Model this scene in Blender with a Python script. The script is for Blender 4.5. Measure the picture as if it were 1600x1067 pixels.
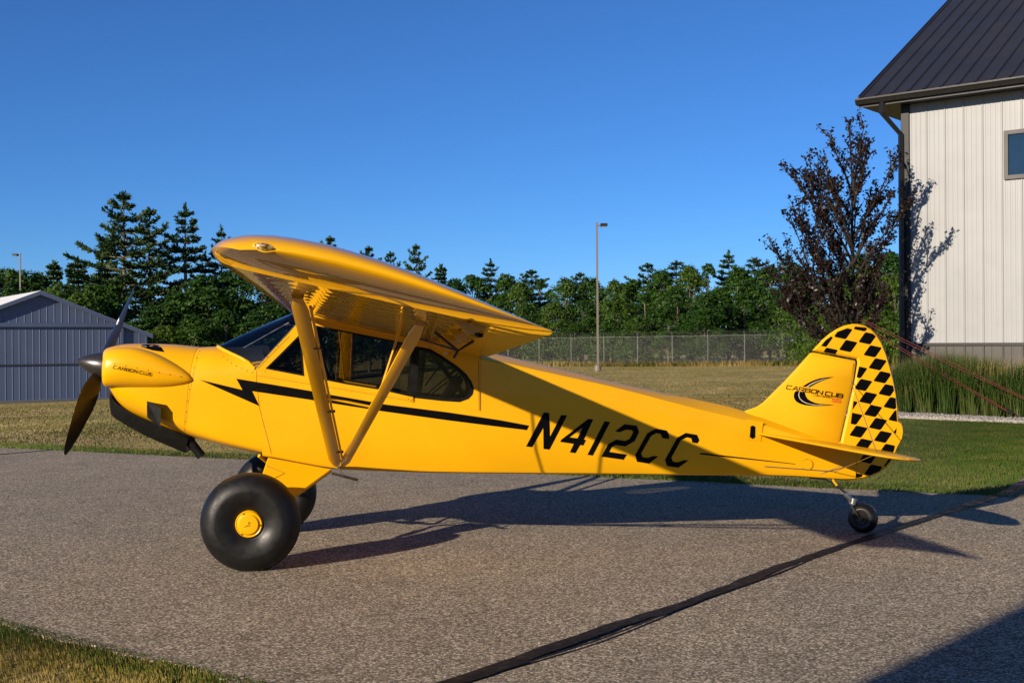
import bpy, bmesh, math, random
import numpy as np
from mathutils import Vector, Matrix
from mathutils.bvhtree import BVHTree
from mathutils.geometry import tessellate_polygon

for o in list(bpy.data.objects): bpy.data.objects.remove(o)
SC = bpy.context.scene
COL = SC.collection
R = math.radians

# ------------------------------------------------------------------ camera
FPX, ROLL, CZ = 1900.0, 0.006, 1.82          # focal length in photo pixels (1600 wide), roll, eye height
cam_d = bpy.data.cameras.new('camera'); cam = bpy.data.objects.new('camera', cam_d); COL.objects.link(cam)
cam_d.sensor_width = 36.0; cam_d.lens = 36.0*FPX/1600.0; cam_d.clip_start = 0.05; cam_d.clip_end = 3000
cr, sr = math.cos(ROLL), math.sin(ROLL)
cam.matrix_world = Matrix(((cr, sr, 0, 0), (0, 0, -1, 0), (-sr, cr, 0, CZ), (0, 0, 0, 1)))
SC.camera = cam

# ------------------------------------------------------------------ sun, sky, exposure
SUN_AZ = math.atan2(0.67, 0.742)               # light travels to the right and away from the camera
SUN_EL = R(18.8)
ldir = Vector((math.sin(SUN_AZ)*math.cos(SUN_EL), math.cos(SUN_AZ)*math.cos(SUN_EL), -math.sin(SUN_EL)))
sun_d = bpy.data.lights.new('sun', 'SUN'); sun_d.energy = 5.0; sun_d.angle = R(0.53); sun_d.color = (1.0, 0.86, 0.68)
sun = bpy.data.objects.new('sun', sun_d); COL.objects.link(sun)
sun.rotation_euler = ldir.to_track_quat('-Z', 'Y').to_euler()
world = bpy.data.worlds.new('World'); SC.world = world; world.use_nodes = True
wn = world.node_tree.nodes; wl = world.node_tree.links
sky = wn.new('ShaderNodeTexSky'); sky.sky_type = 'NISHITA'; sky.sun_disc = False
sky.sun_elevation = SUN_EL; sky.sun_rotation = math.atan2(-ldir.x, -ldir.y)
sky.altitude = 2200; sky.air_density = 1.0; sky.dust_density = 0.0; sky.ozone_density = 10.0
bg = wn['Background']; bg.inputs['Strength'].default_value = 0.085
wl.new(sky.outputs[0], bg.inputs['Color'])
SC.view_settings.view_transform = 'Standard'; SC.view_settings.look = 'None'
SC.view_settings.exposure = 0.55; SC.view_settings.gamma = 1.0; SC.view_settings.use_curve_mapping = False
SC.render.engine = 'CYCLES'
SC.cycles.max_bounces = 8; SC.cycles.transparent_max_bounces = 24

# ------------------------------------------------------------------ photo pixel -> place helpers
def ray(px, py):
    u = (px-800)/FPX; v = (533.5-py)/FPX
    return u*cr - v*sr, 1.0, u*sr + v*cr
def at_depth(px, py, d):
    X, Y, Z = ray(px, py); return Vector((X*d, d, CZ+Z*d))
def sstep(t):
    t = min(1.0, max(0.0, t)); return t*t*(3-2*t)
def ground_z(x, y):
    z = 0.0065*(max(-25.0, min(25.0, x))+2.1)
    z += -1.67*sstep((y-20)/57.0)*sstep((2-x)/34.0)
    z += -0.37*sstep((y-68)/34.0)
    return z
def gnd(px, py):
    X, Y, Z = ray(px, py)
    t = CZ/(-Z) if Z < -1e-4 else 100
    for _ in range(30): t = (ground_z(X*t, t)-CZ)/Z
    return X*t, t
PSI = R(5.4)
AX = (math.cos(PSI), math.sin(PSI)); LX = (-math.sin(PSI), math.cos(PSI))
P0 = (-2.1988, 10.7350)
def A(px, py, y):                              # a pixel on the aircraft at sideways offset y -> (aft, z)
    X, Y, Z = ray(px, py)
    t = (y+P0[0]*LX[0]+P0[1]*LX[1])/(X*LX[0]+Y*LX[1])
    x, yy = X*t-P0[0], Y*t-P0[1]
    return x*AX[0]+yy*AX[1], CZ+Z*t
def A3(px, py, y):
    s, z = A(px, py, y); return Vector((s, y, z))

# ------------------------------------------------------------------ materials
MATS = {}
class NT:
    def __init__(s, name):
        s.m = bpy.data.materials.new(name); s.m.use_nodes = True
        s.n = s.m.node_tree.nodes; s.l = s.m.node_tree.links
        s.b = s.n['Principled BSDF']; s.out = s.n['Material Output']; MATS[name] = s.m
    def new(s, t, **kw):
        n = s.n.new('ShaderNode'+t)
        for k, v in kw.items():
            if k.startswith('i_'):
                key = k[2:]; key = int(key) if key.isdigit() else key.replace('_', ' ')
                n.inputs[key].default_value = v
            else: setattr(n, k, v)
        return n
    def ln(s, a, b): s.l.new(a, b)
    def coords(s, kind='Object', scale=(1, 1, 1)):
        t = s.new('TexCoord'); mp = s.new('Mapping'); mp.inputs['Scale'].default_value = scale
        s.ln(t.outputs[kind], mp.inputs[0]); return mp.outputs[0]
    def noise(s, vec, scale, detail=4, rough=0.55):
        n = s.new('TexNoise'); n.inputs['Scale'].default_value = scale; n.inputs['Detail'].default_value = detail
        n.inputs['Roughness'].default_value = rough
        if vec is not None: s.ln(vec, n.inputs['Vector'])
        return n.outputs['Fac']
    def ramp(s, fac, stops):
        r = s.new('ValToRGB'); e = r.color_ramp.elements
        while len(e) < len(stops): e.new(0.5)
        for el, (p, c) in zip(e, stops):
            el.position = p; el.color = (c[0], c[1], c[2], 1) if not isinstance(c, (int, float)) else (c, c, c, 1)
        s.ln(fac, r.inputs[0]); return r.outputs[0]
    def mix(s, fac, a, b, mode='MIX'):
        n = s.new('MixRGB', blend_type=mode)
        for i, v in ((0, fac), (1, a), (2, b)):
            if hasattr(v, 'is_output'): s.ln(v, n.inputs[i])
            elif i == 0: n.inputs[0].default_value = v
            else: n.inputs[i].default_value = (v[0], v[1], v[2], 1)
        return n.outputs[0]
    def bump(s, h, strength, dist=0.01):
        b = s.new('Bump'); b.inputs['Strength'].default_value = strength; b.inputs['Distance'].default_value = dist
        s.ln(h, b.inputs['Height']); s.ln(b.outputs[0], s.b.inputs['Normal'])
    def setp(s, **kw):
        for k, v in kw.items():
            k = k.replace('_', ' ')
            if k in ('Base Color',) and not hasattr(v, 'is_output'): v = (v[0], v[1], v[2], 1)
            if hasattr(v, 'is_output'): s.ln(v, s.b.inputs[k])
            else: s.b.inputs[k].default_value = v

def plain(name, col, rough=0.5, metal=0.0, spec=0.5, var=0.12, scale=30.0, coat=0.0):
    t = NT(name); v = t.coords()
    n = t.noise(v, scale, 4)
    c = t.ramp(n, [(0.3, [x*(1-var) for x in col]), (0.7, [min(1, x*(1+var)) for x in col])])
    t.setp(Base_Color=c, Roughness=t.ramp(t.noise(v, scale*0.4), [(0.3, max(0, rough-0.06)), (0.7, min(1, rough+0.08))]),
           Metallic=metal, Specular_IOR_Level=spec, Coat_Weight=coat)
    return t

# yellow aircraft finish: faint weave and dust, glossy coat
def yellow(name, rough, coat, bumpy=0.0):
    t = NT(name); v = t.coords()
    big = t.noise(v, 1.7, 3); fine = t.noise(v, 220, 2)
    col = t.ramp(big, [(0.3, (0.72, 0.350, 0.0001)), (0.7, (0.78, 0.385, 0.0002))])
    col = t.mix(t.ramp(t.noise(v, 9, 6, 0.7), [(0.62, 0.0), (0.85, 0.10)]), col, (0.45, 0.25, 0.06))
    t.setp(Base_Color=col, Roughness=rough, Specular_IOR_Level=0.28, Coat_Weight=coat, Coat_Roughness=0.03)
    h = t.mix(0.12, big, fine)
    t.bump(h, bumpy, 0.004)
yellow('yellow_fabric', 0.42, 0.12, 0.10)
yellow('yellow_paint', 0.32, 0.30, 0.04)
yellow('yellow_wing', 0.28, 1.0, 0.006)
plain('decal_black', (0.0022, 0.0022, 0.0024), 0.45, var=0.2, spec=0.08)
plain('decal_red', (0.55, 0.03, 0.012), 0.35)
plain('decal_grey', (0.45, 0.40, 0.30), 0.4)
plain('seam_dark', (0.20, 0.085, 0.004), 0.6)
plain('rivet_dark', (0.10, 0.05, 0.01), 0.4, 0.6)
plain('black_plastic', (0.006, 0.006, 0.0056), 0.42, var=0.3, spec=0.22)
plain('interior_black', (0.014, 0.014, 0.014), 0.75, var=0.3)
plain('carbon_blade', (0.009, 0.006, 0.0045), 0.36, spec=0.4, coat=0.12, var=0.25)
plain('steel', (0.45, 0.44, 0.42), 0.32, 0.9)
plain('dark_metal', (0.06, 0.055, 0.05), 0.4, 0.7)
plain('chrome', (0.8, 0.8, 0.8), 0.12, 1.0)
plain('white_paint', (0.8, 0.8, 0.78), 0.4)
t = NT('spinner_metal'); v = t.coords('Object', (1, 1, 1))
t.setp(Base_Color=t.ramp(t.noise(v, 40), [(0.3, (0.042, 0.039, 0.037)), (0.7, (0.058, 0.054, 0.051))]), Metallic=0.55, Roughness=0.30, Coat_Weight=0.3, Coat_Roughness=0.15)
t = NT('tyre_rubber'); v = t.coords()
dust = t.mix(0.5, t.ramp(t.noise(v, 6, 6, 0.7), [(0.42, 0.0), (0.75, 0.6)]), t.ramp(t.noise(t.coords('Object', (1, 0.2, 3)), 22, 6, 0.75), [(0.5, 0.0), (0.75, 0.8)]))
t.setp(Specular_IOR_Level=0.35, Base_Color=t.mix(dust, (0.0045, 0.0045, 0.0045), (0.016, 0.015, 0.014)), Roughness=t.ramp(t.noise(v, 14, 5), [(0.3, 0.36), (0.7, 0.58)]))
t.bump(t.noise(v, 60, 4), 0.08, 0.003)
def glass(name, tint, rough=0.01):
    t = NT(name); t.n.remove(t.b)
    tr = t.new('BsdfTransparent'); tr.inputs[0].default_value = (*tint, 1)
    gl = t.new('BsdfGlossy'); gl.inputs['Roughness'].default_value = rough; gl.inputs[0].default_value = (1, 1, 1, 1)
    fr = t.new('Fresnel'); fr.inputs['IOR'].default_value = 1.5
    v = t.coords(); b = t.new('Bump'); b.inputs['Strength'].default_value = 0.03; b.inputs['Distance'].default_value = 0.01
    t.ln(t.noise(v, 4, 2), b.inputs['Height']); t.ln(b.outputs[0], gl.inputs['Normal']); t.ln(b.outputs[0], fr.inputs['Normal'])
    mx = t.new('MixShader'); t.ln(fr.outputs[0], mx.inputs[0]); t.ln(tr.outputs[0], mx.inputs[1]); t.ln(gl.outputs[0], mx.inputs[2])
    t.ln(mx.outputs[0], t.out.inputs[0])
glass('side_glass', (0.60, 0.60, 0.56))
glass('windshield_glass', (0.62, 0.66, 0.70))
t = NT('lamp_lens'); t.setp(Base_Color=(0.75, 0.68, 0.5), Roughness=0.08, Transmission_Weight=0.75, IOR=1.45)
t = NT('lens_amber'); v = t.coords(); t.setp(Base_Color=t.ramp(t.noise(v, 55, 3), [(0.35, (0.06, 0.03, 0.004)), (0.5, (0.45, 0.26, 0.05)), (0.62, (0.85, 0.75, 0.5))]), Roughness=0.07, Coat_Weight=1.0, Metallic=0.4)
glass('house_glass', (0.55, 0.62, 0.68))

# pavement: exposed aggregate, stone by stone in colour and relief
t = NT('asphalt'); v = t.coords()
vo = t.new('TexVoronoi'); vo.inputs['Scale'].default_value = 72; t.ln(v, vo.inputs['Vector'])
vo2 = t.new('TexVoronoi'); vo2.inputs['Scale'].default_value = 210; t.ln(v, vo2.inputs['Vector'])
stone = t.ramp(t.new('SeparateColor').outputs[0], [(0, 0), (1, 1)])
sep = t.n['Separate Color']; t.ln(vo.outputs['Color'], sep.inputs[0])
c1 = t.ramp(sep.outputs[0], [(0.0, (0.055, 0.043, 0.032)), (0.35, (0.23, 0.185, 0.140)), (0.7, (0.44, 0.360, 0.275)), (1.0, (0.85, 0.74, 0.60))])
gap = t.ramp(vo.outputs['Distance'], [(0.35, 1.0), (0.75, 0.30)])
c2 = t.mix(1.0, c1, gap, 'MULTIPLY')
sep2 = t.new('SeparateColor'); t.ln(vo2.outputs['Color'], sep2.inputs[0])
c2 = t.mix(0.25, c2, t.ramp(sep2.outputs[1], [(0.0, (0.08, 0.066, 0.05)), (1.0, (0.58, 0.48, 0.385))]))
pat = t.noise(v, 0.35, 5, 0.6)
c2 = t.mix(1.0, c2, t.ramp(pat, [(0.3, (0.86, 0.86, 0.88)), (0.7, (1.10, 1.07, 1.04))]), 'MULTIPLY')
c2 = t.mix(1.0, c2, t.ramp(t.noise(v, 2.2, 5, 0.7), [(0.25, 0.86), (0.6, 1.05)]), 'MULTIPLY')
c2 = t.mix(1.0, c2, (0.965, 0.985, 0.93), 'MULTIPLY')
st_n = t.noise(t.coords('Object', (0.25, 1, 1)), 1.3, 6, 0.75)
c2 = t.mix(t.ramp(st_n, [(0.60, 0.0), (0.78, 0.35)]), c2, (0.13, 0.11, 0.09))
t.setp(Base_Color=c2, Roughness=0.9, Specular_IOR_Level=0.12)
t.bump(vo.outputs['Distance'], -0.55, 0.006)
t = NT('tar'); v = t.coords()
t.setp(Base_Color=t.ramp(t.noise(v, 30, 6, 0.7), [(0.45, (0.005, 0.005, 0.005)), (0.8, (0.022, 0.020, 0.018))]), Specular_IOR_Level=0.2, Roughness=t.ramp(t.noise(v, 12), [(0.3, 0.45), (0.7, 0.8)]))
t.bump(t.noise(v, 40, 5), 0.4, 0.006)
plain('pink_paving', (0.26, 0.15, 0.125), 0.85, var=0.3, scale=60, spec=0.2)
# soil with dry mown turf
t = NT('turf'); v = t.coords()
dry = t.noise(v, 0.16, 6, 0.65); mid = t.noise(v, 1.1, 6, 0.7); st = t.noise(t.coords('Object', (0.6, 2.2, 1)), 5.0, 6, 0.75)
# lusher towards the house garden at the right, dry on the open field
sepx = t.new('SeparateXYZ'); t.ln(t.coords(), sepx.inputs[0])
def mathn(op, a, b):
    m = t.new('Math', operation=op)
    for i, x in enumerate((a, b)):
        if hasattr(x, 'is_output'): t.ln(x, m.inputs[i])
        else: m.inputs[i].default_value = x
    return m.outputs[0]
lush = mathn('MULTIPLY', mathn('SUBTRACT', sepx.outputs[0], 3.4), 0.28)
near = mathn('MULTIPLY', mathn('SUBTRACT', 32.0, sepx.outputs[1]), 0.16)
l1 = t.new('Clamp'); t.ln(lush, l1.inputs[0]); l2 = t.new('Clamp'); t.ln(near, l2.inputs[0])
lm = mathn('MULTIPLY', l1.outputs[0], l2.outputs[0])
cd = t.ramp(dry, [(0.30, (0.18, 0.165, 0.045)), (0.5, (0.36, 0.275, 0.105)), (0.72, (0.54, 0.405, 0.19))])
cd = t.mix(t.ramp(mid, [(0.45, 0.0), (0.75, 0.55)]), cd, (0.16, 0.165, 0.035))
cg = t.ramp(t.noise(v, 0.9, 6, 0.7), [(0.3, (0.050, 0.075, 0.012)), (0.6, (0.085, 0.105, 0.018)), (0.8, (0.20, 0.15, 0.05))])
ct = t.mix(lm, cd, cg)
ct = t.mix(1.0, ct, t.ramp(st, [(0.3, 0.62), (0.7, 1.25)]), 'MULTIPLY')
t.setp(Base_Color=ct, Roughness=0.95, Specular_IOR_Level=0.1)
t.bump(st, 0.6, 0.06)

def leafmat(name, cols, trans=0.25, scale=1.2, rough=0.55):
    t = NT(name); v = t.coords()
    oi = t.new('ObjectInfo')
    n = t.noise(v, scale, 4, 0.6)
    c = t.ramp(n, [(0.30, cols[0]), (0.5, cols[1]), (0.70, cols[2])])
    c = t.mix(1.0, c, t.ramp(oi.outputs['Random'], [(0.0, (0.70, 0.80, 0.80)), (0.5, (1.0, 1.0, 1.0)), (1.0, (1.15, 1.12, 0.85))]), 'MULTIPLY')
    t.setp(Base_Color=c, Roughness=rough, Specular_IOR_Level=0.3)
    tl = t.new('BsdfTranslucent'); t.ln(c, tl.inputs[0])
    mx = t.new('MixShader'); mx.inputs[0].default_value = trans
    t.ln(t.b.outputs[0], mx.inputs[1]); t.ln(tl.outputs[0], mx.inputs[2]); t.ln(mx.outputs[0], t.out.inputs[0])
leafmat('leaf_green', [(0.020, 0.056, 0.007), (0.034, 0.086, 0.009), (0.054, 0.112, 0.012)])
leafmat('leaf_light', [(0.040, 0.085, 0.009), (0.062, 0.118, 0.012), (0.095, 0.145, 0.018)])
leafmat('needle_green', [(0.022, 0.050, 0.014), (0.036, 0.072, 0.017), (0.056, 0.094, 0.022)], 0.12)
leafmat('leaf_purple', [(0.009, 0.0050, 0.0050), (0.017, 0.0080, 0.0070), (0.034, 0.020, 0.011)], 0.18, 3.0, 0.4)
leafmat('reed_green', [(0.022, 0.048, 0.008), (0.040, 0.072, 0.011), (0.075, 0.090, 0.020)], 0.25, 1.5)
leafmat('blade_dry', [(0.10, 0.125, 0.022), (0.24, 0.185, 0.055), (0.38, 0.285, 0.120)], 0.25, 0.5)
leafmat('blade_straw', [(0.12, 0.14, 0.018), (0.36, 0.25, 0.055), (0.55, 0.38, 0.13)], 0.25, 2.6)
leafmat('blade_green', [(0.050, 0.098, 0.013), (0.085, 0.128, 0.020), (0.16, 0.15, 0.038)], 0.25, 1.4)
t = NT('bark'); v = t.coords('Object', (6, 6, 1.2))
t.setp(Base_Color=t.ramp(t.noise(v, 4, 6, 0.7), [(0.3, (0.06, 0.048, 0.038)), (0.7, (0.20, 0.165, 0.13))]), Roughness=0.9)
t.bump(t.noise(v, 6, 6), 0.6, 0.02)
plain('bark_dark', (0.028, 0.021, 0.017), 0.85, var=0.3, scale=8, spec=0.2)
t = NT('gravel'); t.setp(Base_Color=t.ramp(t.new('ObjectInfo').outputs['Random'], [(0, (0.4, 0.38, 0.35)), (1, (0.4, 0.38, 0.35))]), Roughness=0.9)
v = t.coords(); t.setp(Base_Color=t.ramp(t.noise(v, 25, 3, 0.7), [(0.3, (0.10, 0.09, 0.08)), (0.5, (0.24, 0.22, 0.20)), (0.7, (0.40, 0.375, 0.34))]))
plain('siding_cream', (0.282, 0.288, 0.290), 0.45, var=0.05, scale=1.3)
plain('siding_dark', (0.055, 0.048, 0.042), 0.5, var=0.1, scale=2)
plain('roof_dark', (0.020, 0.020, 0.025), 0.45, var=0.10, scale=1.5)
plain('trim_dark', (0.009, 0.0082, 0.0072), 0.45, var=0.1)
plain('siding_blue', (0.078, 0.106, 0.178), 0.5, var=0.06, scale=0.8)
plain('roof_white', (0.62, 0.63, 0.64), 0.4, var=0.05, scale=1)
plain('pole_bronze', (0.155, 0.125, 0.105), 0.5, var=0.08)
plain('galvanised', (0.15, 0.155, 0.155), 0.55, 0.3, var=0.1)
plain('window_sheen', (0.10, 0.15, 0.19), 0.8, var=0.2, scale=2)  # blue-grey painted in for the reflection on the house window
plain('strap_red', (0.11, 0.018, 0.016), 0.7, var=0.25)
M = MATS

# ------------------------------------------------------------------ mesh helpers
class MB:
    def __init__(s): s.v = []; s.f = []; s.mi = []
    def add(s, vs, fs, mi=0):
        o = len(s.v); s.v.extend([tuple(p) for p in vs]); s.f.extend([tuple(i+o for i in f) for f in fs]); s.mi.extend([mi]*len(fs)); return o
    def box(s, x0, x1, y0, y1, z0, z1, mi=0):
        vs = [(x, y, z) for x in (x0, x1) for y in (y0, y1) for z in (z0, z1)]
        s.add(vs, [(0, 1, 3, 2), (4, 6, 7, 5), (0, 4, 5, 1), (2, 3, 7, 6), (0, 2, 6, 4), (1, 5, 7, 3)], mi)
    def tube(s, pts, r, n=8, cap=True, mi=0):
        pts = [Vector(p) for p in pts]; rs = r if isinstance(r, (list, tuple)) else [r]*len(pts)
        up = None; rings = []
        for i, p in enumerate(pts):
            d = (pts[min(i+1, len(pts)-1)]-pts[max(i-1, 0)]).normalized()
            if up is None: up = d.orthogonal().normalized()
            up = (up-d*up.dot(d))
            up = up.normalized() if up.length > 1e-6 else d.orthogonal().normalized()
            sd = d.cross(up)
            rings.append([p+(up*math.cos(a)+sd*math.sin(a))*rs[i] for a in [2*math.pi*k/n for k in range(n)]])
        s.loft(rings, True, cap, mi)
    def loft(s, rings, closed=True, cap=True, mi=0):
        n = len(rings[0]); vs = [p for r in rings for p in r]; fs = []
        for i in range(len(rings)-1):
            for k in range(n if closed else n-1):
                k2 = (k+1) % n
                fs.append((i*n+k, i*n+k2, (i+1)*n+k2, (i+1)*n+k))
        if cap and closed:
            fs.append(tuple(range(n-1, -1, -1))); fs.append(tuple((len(rings)-1)*n+k for k in range(n)))
        s.add(vs, fs, mi)
    def lathe(s, prof, origin, axis, n=32, mi=0, up=None):
        axis = Vector(axis).normalized(); u = axis.orthogonal().normalized() if up is None else Vector(up); w = axis.cross(u); o = Vector(origin)
        rings = [[o+axis*a+(u*math.cos(2*math.pi*k/n)+w*math.sin(2*math.pi*k/n))*r for k in range(n)] for a, r in prof]
        s.loft(rings, True, True, mi)
    def build(s, name, mats, parent=None, smooth=None, bevel=0.0):
        me = bpy.data.meshes.new(name); me.from_pydata(s.v, [], s.f)
        if not isinstance(mats, (list, tuple)): mats = [mats]
        for m in mats: me.materials.append(M[m])
        if len(mats) > 1: me.polygons.foreach_set('material_index', s.mi)
        me.update()
        bm = bmesh.new(); bm.from_mesh(me); bmesh.ops.recalc_face_normals(bm, faces=bm.faces)
        if bevel: bmesh.ops.bevel(bm, geom=bm.edges[:], offset=bevel, segments=1, affect='EDGES')
        bm.to_mesh(me); bm.free()
        o = bpy.data.objects.new(name, me); COL.objects.link(o)
        if parent: o.parent = parent
        if smooth is not None:
            me.polygons.foreach_set('use_smooth', [True]*len(me.polygons)); me.set_sharp_from_angle(angle=R(smooth))
        return o
def raw(name, verts, faces, mat, parent=None, quad=True):
    """fast numpy mesh: verts (N,3), faces (F,k)"""
    verts = np.asarray(verts, np.float32); faces = np.asarray(faces, np.int32); k = faces.shape[1]
    me = bpy.data.meshes.new(name)
    me.vertices.add(len(verts)); me.vertices.foreach_set('co', verts.ravel())
    me.loops.add(faces.size); me.loops.foreach_set('vertex_index', faces.ravel())
    me.polygons.add(len(faces)); me.polygons.foreach_set('loop_start', np.arange(0, faces.size, k, dtype=np.int32))
    me.update(calc_edges=True); me.materials.append(M[mat])
    o = bpy.data.objects.new(name, me); COL.objects.link(o)
    if parent: o.parent = parent
    return o
def tag(o, label, cat, group=None):
    o['label'] = label; o['category'] = cat
    if group: o['group'] = group
    return o
def kind(o, k, label=None):
    o['kind'] = k
    if label: o['label'] = label
    return o
def empty(name, loc=(0, 0, 0), rz=0):
    o = bpy.data.objects.new(name, None); COL.objects.link(o); o.location = loc; o.rotation_euler = (0, 0, rz); return o
def copy_tree(o, parent=None):
    c = o.copy(); COL.objects.link(c); c.parent = parent
    for ch in o.children: copy_tree(ch, c)
    return c
rng = np.random.default_rng(7); random.seed(7)

# ================================================================== SETTING
# ground sheet reaching the horizon
xs = np.unique(np.concatenate([np.arange(-60, 60.1, 2.0), np.linspace(-900, -60, 22), np.linspace(60, 900, 22)]))
ys = np.unique(np.concatenate([np.arange(-30, 140.1, 2.0), np.linspace(-300, -30, 8), np.linspace(140, 1400, 20)]))
gv = [(x, y, ground_z(x, y)-0.03) for y in ys for x in xs]; nx = len(xs)
gf = [(j*nx+i, j*nx+i+1, (j+1)*nx+i+1, (j+1)*nx+i) for j in range(len(ys)-1) for i in range(nx-1)]
kind(raw('ground', gv, gf, 'turf'), 'structure')

def sheet(name, outline, mat, lift, res=None, thick=0.06):
    mb = MB(); pts = [Vector((x, y, 0)) for x, y in outline]; tri = tessellate_polygon([pts])
    n = len(pts)
    top = [(p.x, p.y, ground_z(p.x, p.y)+lift) for p in pts]; bot = [(p.x, p.y, ground_z(p.x, p.y)+lift-thick) for p in pts]
    mb.add(top+bot, [tuple(t_) for t_ in tri]+[(i, (i+1) % n, n+(i+1) % n, n+i) for i in range(n)])
    return mb.build(name, mat)
def wobble(p, q, n, amp, seed):
    r_ = random.Random(seed); out = []
    ph = [(r_.uniform(0, 6.28), r_.uniform(0.3, 1)) for _ in range(6)]
    nx_, ny_ = -(q[1]-p[1]), q[0]-p[0]; L = math.hypot(nx_, ny_); nx_ /= L; ny_ /= L
    for i in range(n+1):
        f = i/n; d = sum(a*math.sin(f*L*k*1.3+b) for k, (b, a) in enumerate(ph, 1))*amp/3+r_.uniform(-1, 1)*amp*0.5
        out.append((p[0]+(q[0]-p[0])*f+nx_*d, p[1]+(q[1]-p[1])*f+ny_*d))
    return out
TD = Vector((12.53, -7.15)).normalized()                 # taxiway direction
FE = Vector((3.25, 14.95)); NE = Vector((-1.33, 6.42))   # a point on the far and near edge
def onl(p, t): return (p.x+TD.x*t, p.y+TD.y*t)
ND = Vector((1.98, -1.50)).normalized()
far_edge = [onl(FE, -60)] + wobble(onl(FE, -22), onl(FE, 9), 260, 0.05, 3) + [onl(FE, 45)]
near_edge = [(NE.x+ND.x*14, NE.y+ND.y*14)] + wobble((NE.x+ND.x*4, NE.y+ND.y*4), (NE.x-ND.x*5, NE.y-ND.y*5), 160, 0.045, 5) + [(NE.x-ND.x*50, NE.y-ND.y*50)]
taxi = far_edge + [(40, -25)] + near_edge
kind(sheet('taxiway', taxi, 'asphalt', 0.0), 'structure')
jd = Vector((1.1, 1.8)).normalized(); jp = Vector(onl(FE, 2.52))
kind(sheet('driveway', [(jp.x, jp.y), (jp.x+jd.x*14, jp.y+jd.y*14), (jp.x+jd.x*14+9, jp.y+jd.y*14-5), (jp.x+8, jp.y-4.5)], 'pink_paving', 0.004, thick=0.05), 'structure')

# tar-sealed joints across the taxiway
def tar_strip(name, p, q, w0, w1, seed, lift=0.005, n=150, wob=0.03):
    r_ = random.Random(seed); mb = MB(); p = Vector(p); q = Vector(q); d = (q-p).normalized(); nn = Vector((-d.y, d.x)); L = (q-p).length
    rows = []; a = b = 0.0
    for i in range(n+1):
        f = i/n; c = p+(q-p)*f+nn*(math.sin(f*L*0.8+seed)*wob+math.sin(f*L*2.3)*wob*0.4)
        a = 0.7*a+r_.uniform(-1, 1)*0.3; b = 0.7*b+r_.uniform(-1, 1)*0.3
        w = (w0+(w1-w0)*f)
        l_ = c+nn*w*(0.5+0.30*a); r2 = c-nn*w*(0.5+0.30*b)
        rows.append([(l_.x, l_.y, ground_z(l_.x, l_.y)+lift), (c.x, c.y, ground_z(c.x, c.y)+lift+0.003), (r2.x, r2.y, ground_z(r2.x, r2.y)+lift)])
    mb.loft(rows, False, False)
    return kind(mb.build(name, 'tar'), 'structure')
tar_strip('tar_joint', (-1.6, 4.9), (6.15, 14.62), 0.105, 0.13, 2)
tar_strip('tar_crack', (-0.9, 5.7), (4.4, 12.32), 0.03, 0.02, 9, 0.0045, 110, 0.06)
tar_strip('tar_joint', (*gnd(-40, 703),), (*gnd(150, 689),), 0.10, 0.05, 4)
# ------------------------------------------------------------------ buildings
def ribbed(mb, p0, p1, z0f, z1f, pitch, nrm, depth=0.025, ribw=0.05, minor=0, mi=0):
    """vertical ribbed metal sheet from p0 to p1 (2D), height functions of fraction; raised trapezoid ribs"""
    p0 = Vector(p0); p1 = Vector(p1); L = (p1-p0).length; d = (p1-p0)/L; nrm = Vector(nrm)
    prof = []; x = 0.0
    while x < L-1e-6:
        prof += [(x, 0), (x+ribw*0.35, depth), (x+ribw*0.75, depth), (x+ribw*1.1, 0)]
        for m in range(minor):
            xm = x+pitch*(m+1)/(minor+1); prof += [(xm-0.02, 0), (xm, depth*0.28), (xm+0.03, depth*0.28), (xm+0.05, 0)]
        x += pitch
    prof = [(min(a, L), b) for a, b in prof]+[(L, 0)]
    top = []; bot = []
    for a, b in prof:
        q = p0+d*a+nrm*b; f = a/L
        top.append((q.x, q.y, z1f(f))); bot.append((q.x, q.y, z0f(f)))
    mb.loft([bot, top], False, False, mi)

# --- cream metal-clad house at the right
hb = empty('metal_clad_building', (0, 0, 0))
tag(hb, 'tall cream ribbed-metal building with dark roof, gutter and downspout at the right', 'building')
C0 = Vector((10.28, 31.5)); WD = Vector((0.77, -0.64)).normalized(); WN = Vector((-WD.y, WD.x)); WN = -WN if WN.y > 0 else WN   # wall direction, outward normal
WL = 12.0; ZE = 8.02; ZW = 1.72
C1 = C0+WD*WL
mb = MB(); ribbed(mb, C0, C1, lambda f: ZW, lambda f: ZE+0.05, 0.47, WN, 0.022, 0.05, 3); mb.build('wall', 'siding_cream', hb)
mb = MB(); ribbed(mb, C0, C1, lambda f: -0.1, lambda f: ZW-0.06, 0.47, WN, 0.022, 0.05, 1); mb.build('wainscot', 'siding_dark', hb)
def obox(mb, p, d, n, l0, l1, n0, n1, z0, z1, mi=0):
    vs = []
    for l_ in (l0, l1):
        for k in (n0, n1):
            for z in (z0, z1):
                q = Vector((p[0], p[1]))+d*l_+n*k; vs.append((q.x, q.y, z))
    mb.add(vs, [(0, 1, 3, 2), (4, 6, 7, 5), (0, 4, 5, 1), (2, 3, 7, 6), (0, 2, 6, 4), (1, 5, 7, 3)], mi)
mb = MB(); obox(mb, C0, WD, WN, -0.02, WL, -0.02, 0.045, ZW-0.07, ZW); mb.build('wainscot_cap', 'trim_dark', hb)
mb = MB(); obox(mb, C0, WD, WN, -0.16, 0.06, -0.20, 0.055, 0, ZE-0.02); mb.build('corner_trim', 'trim_dark', hb, bevel=0.01)
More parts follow.
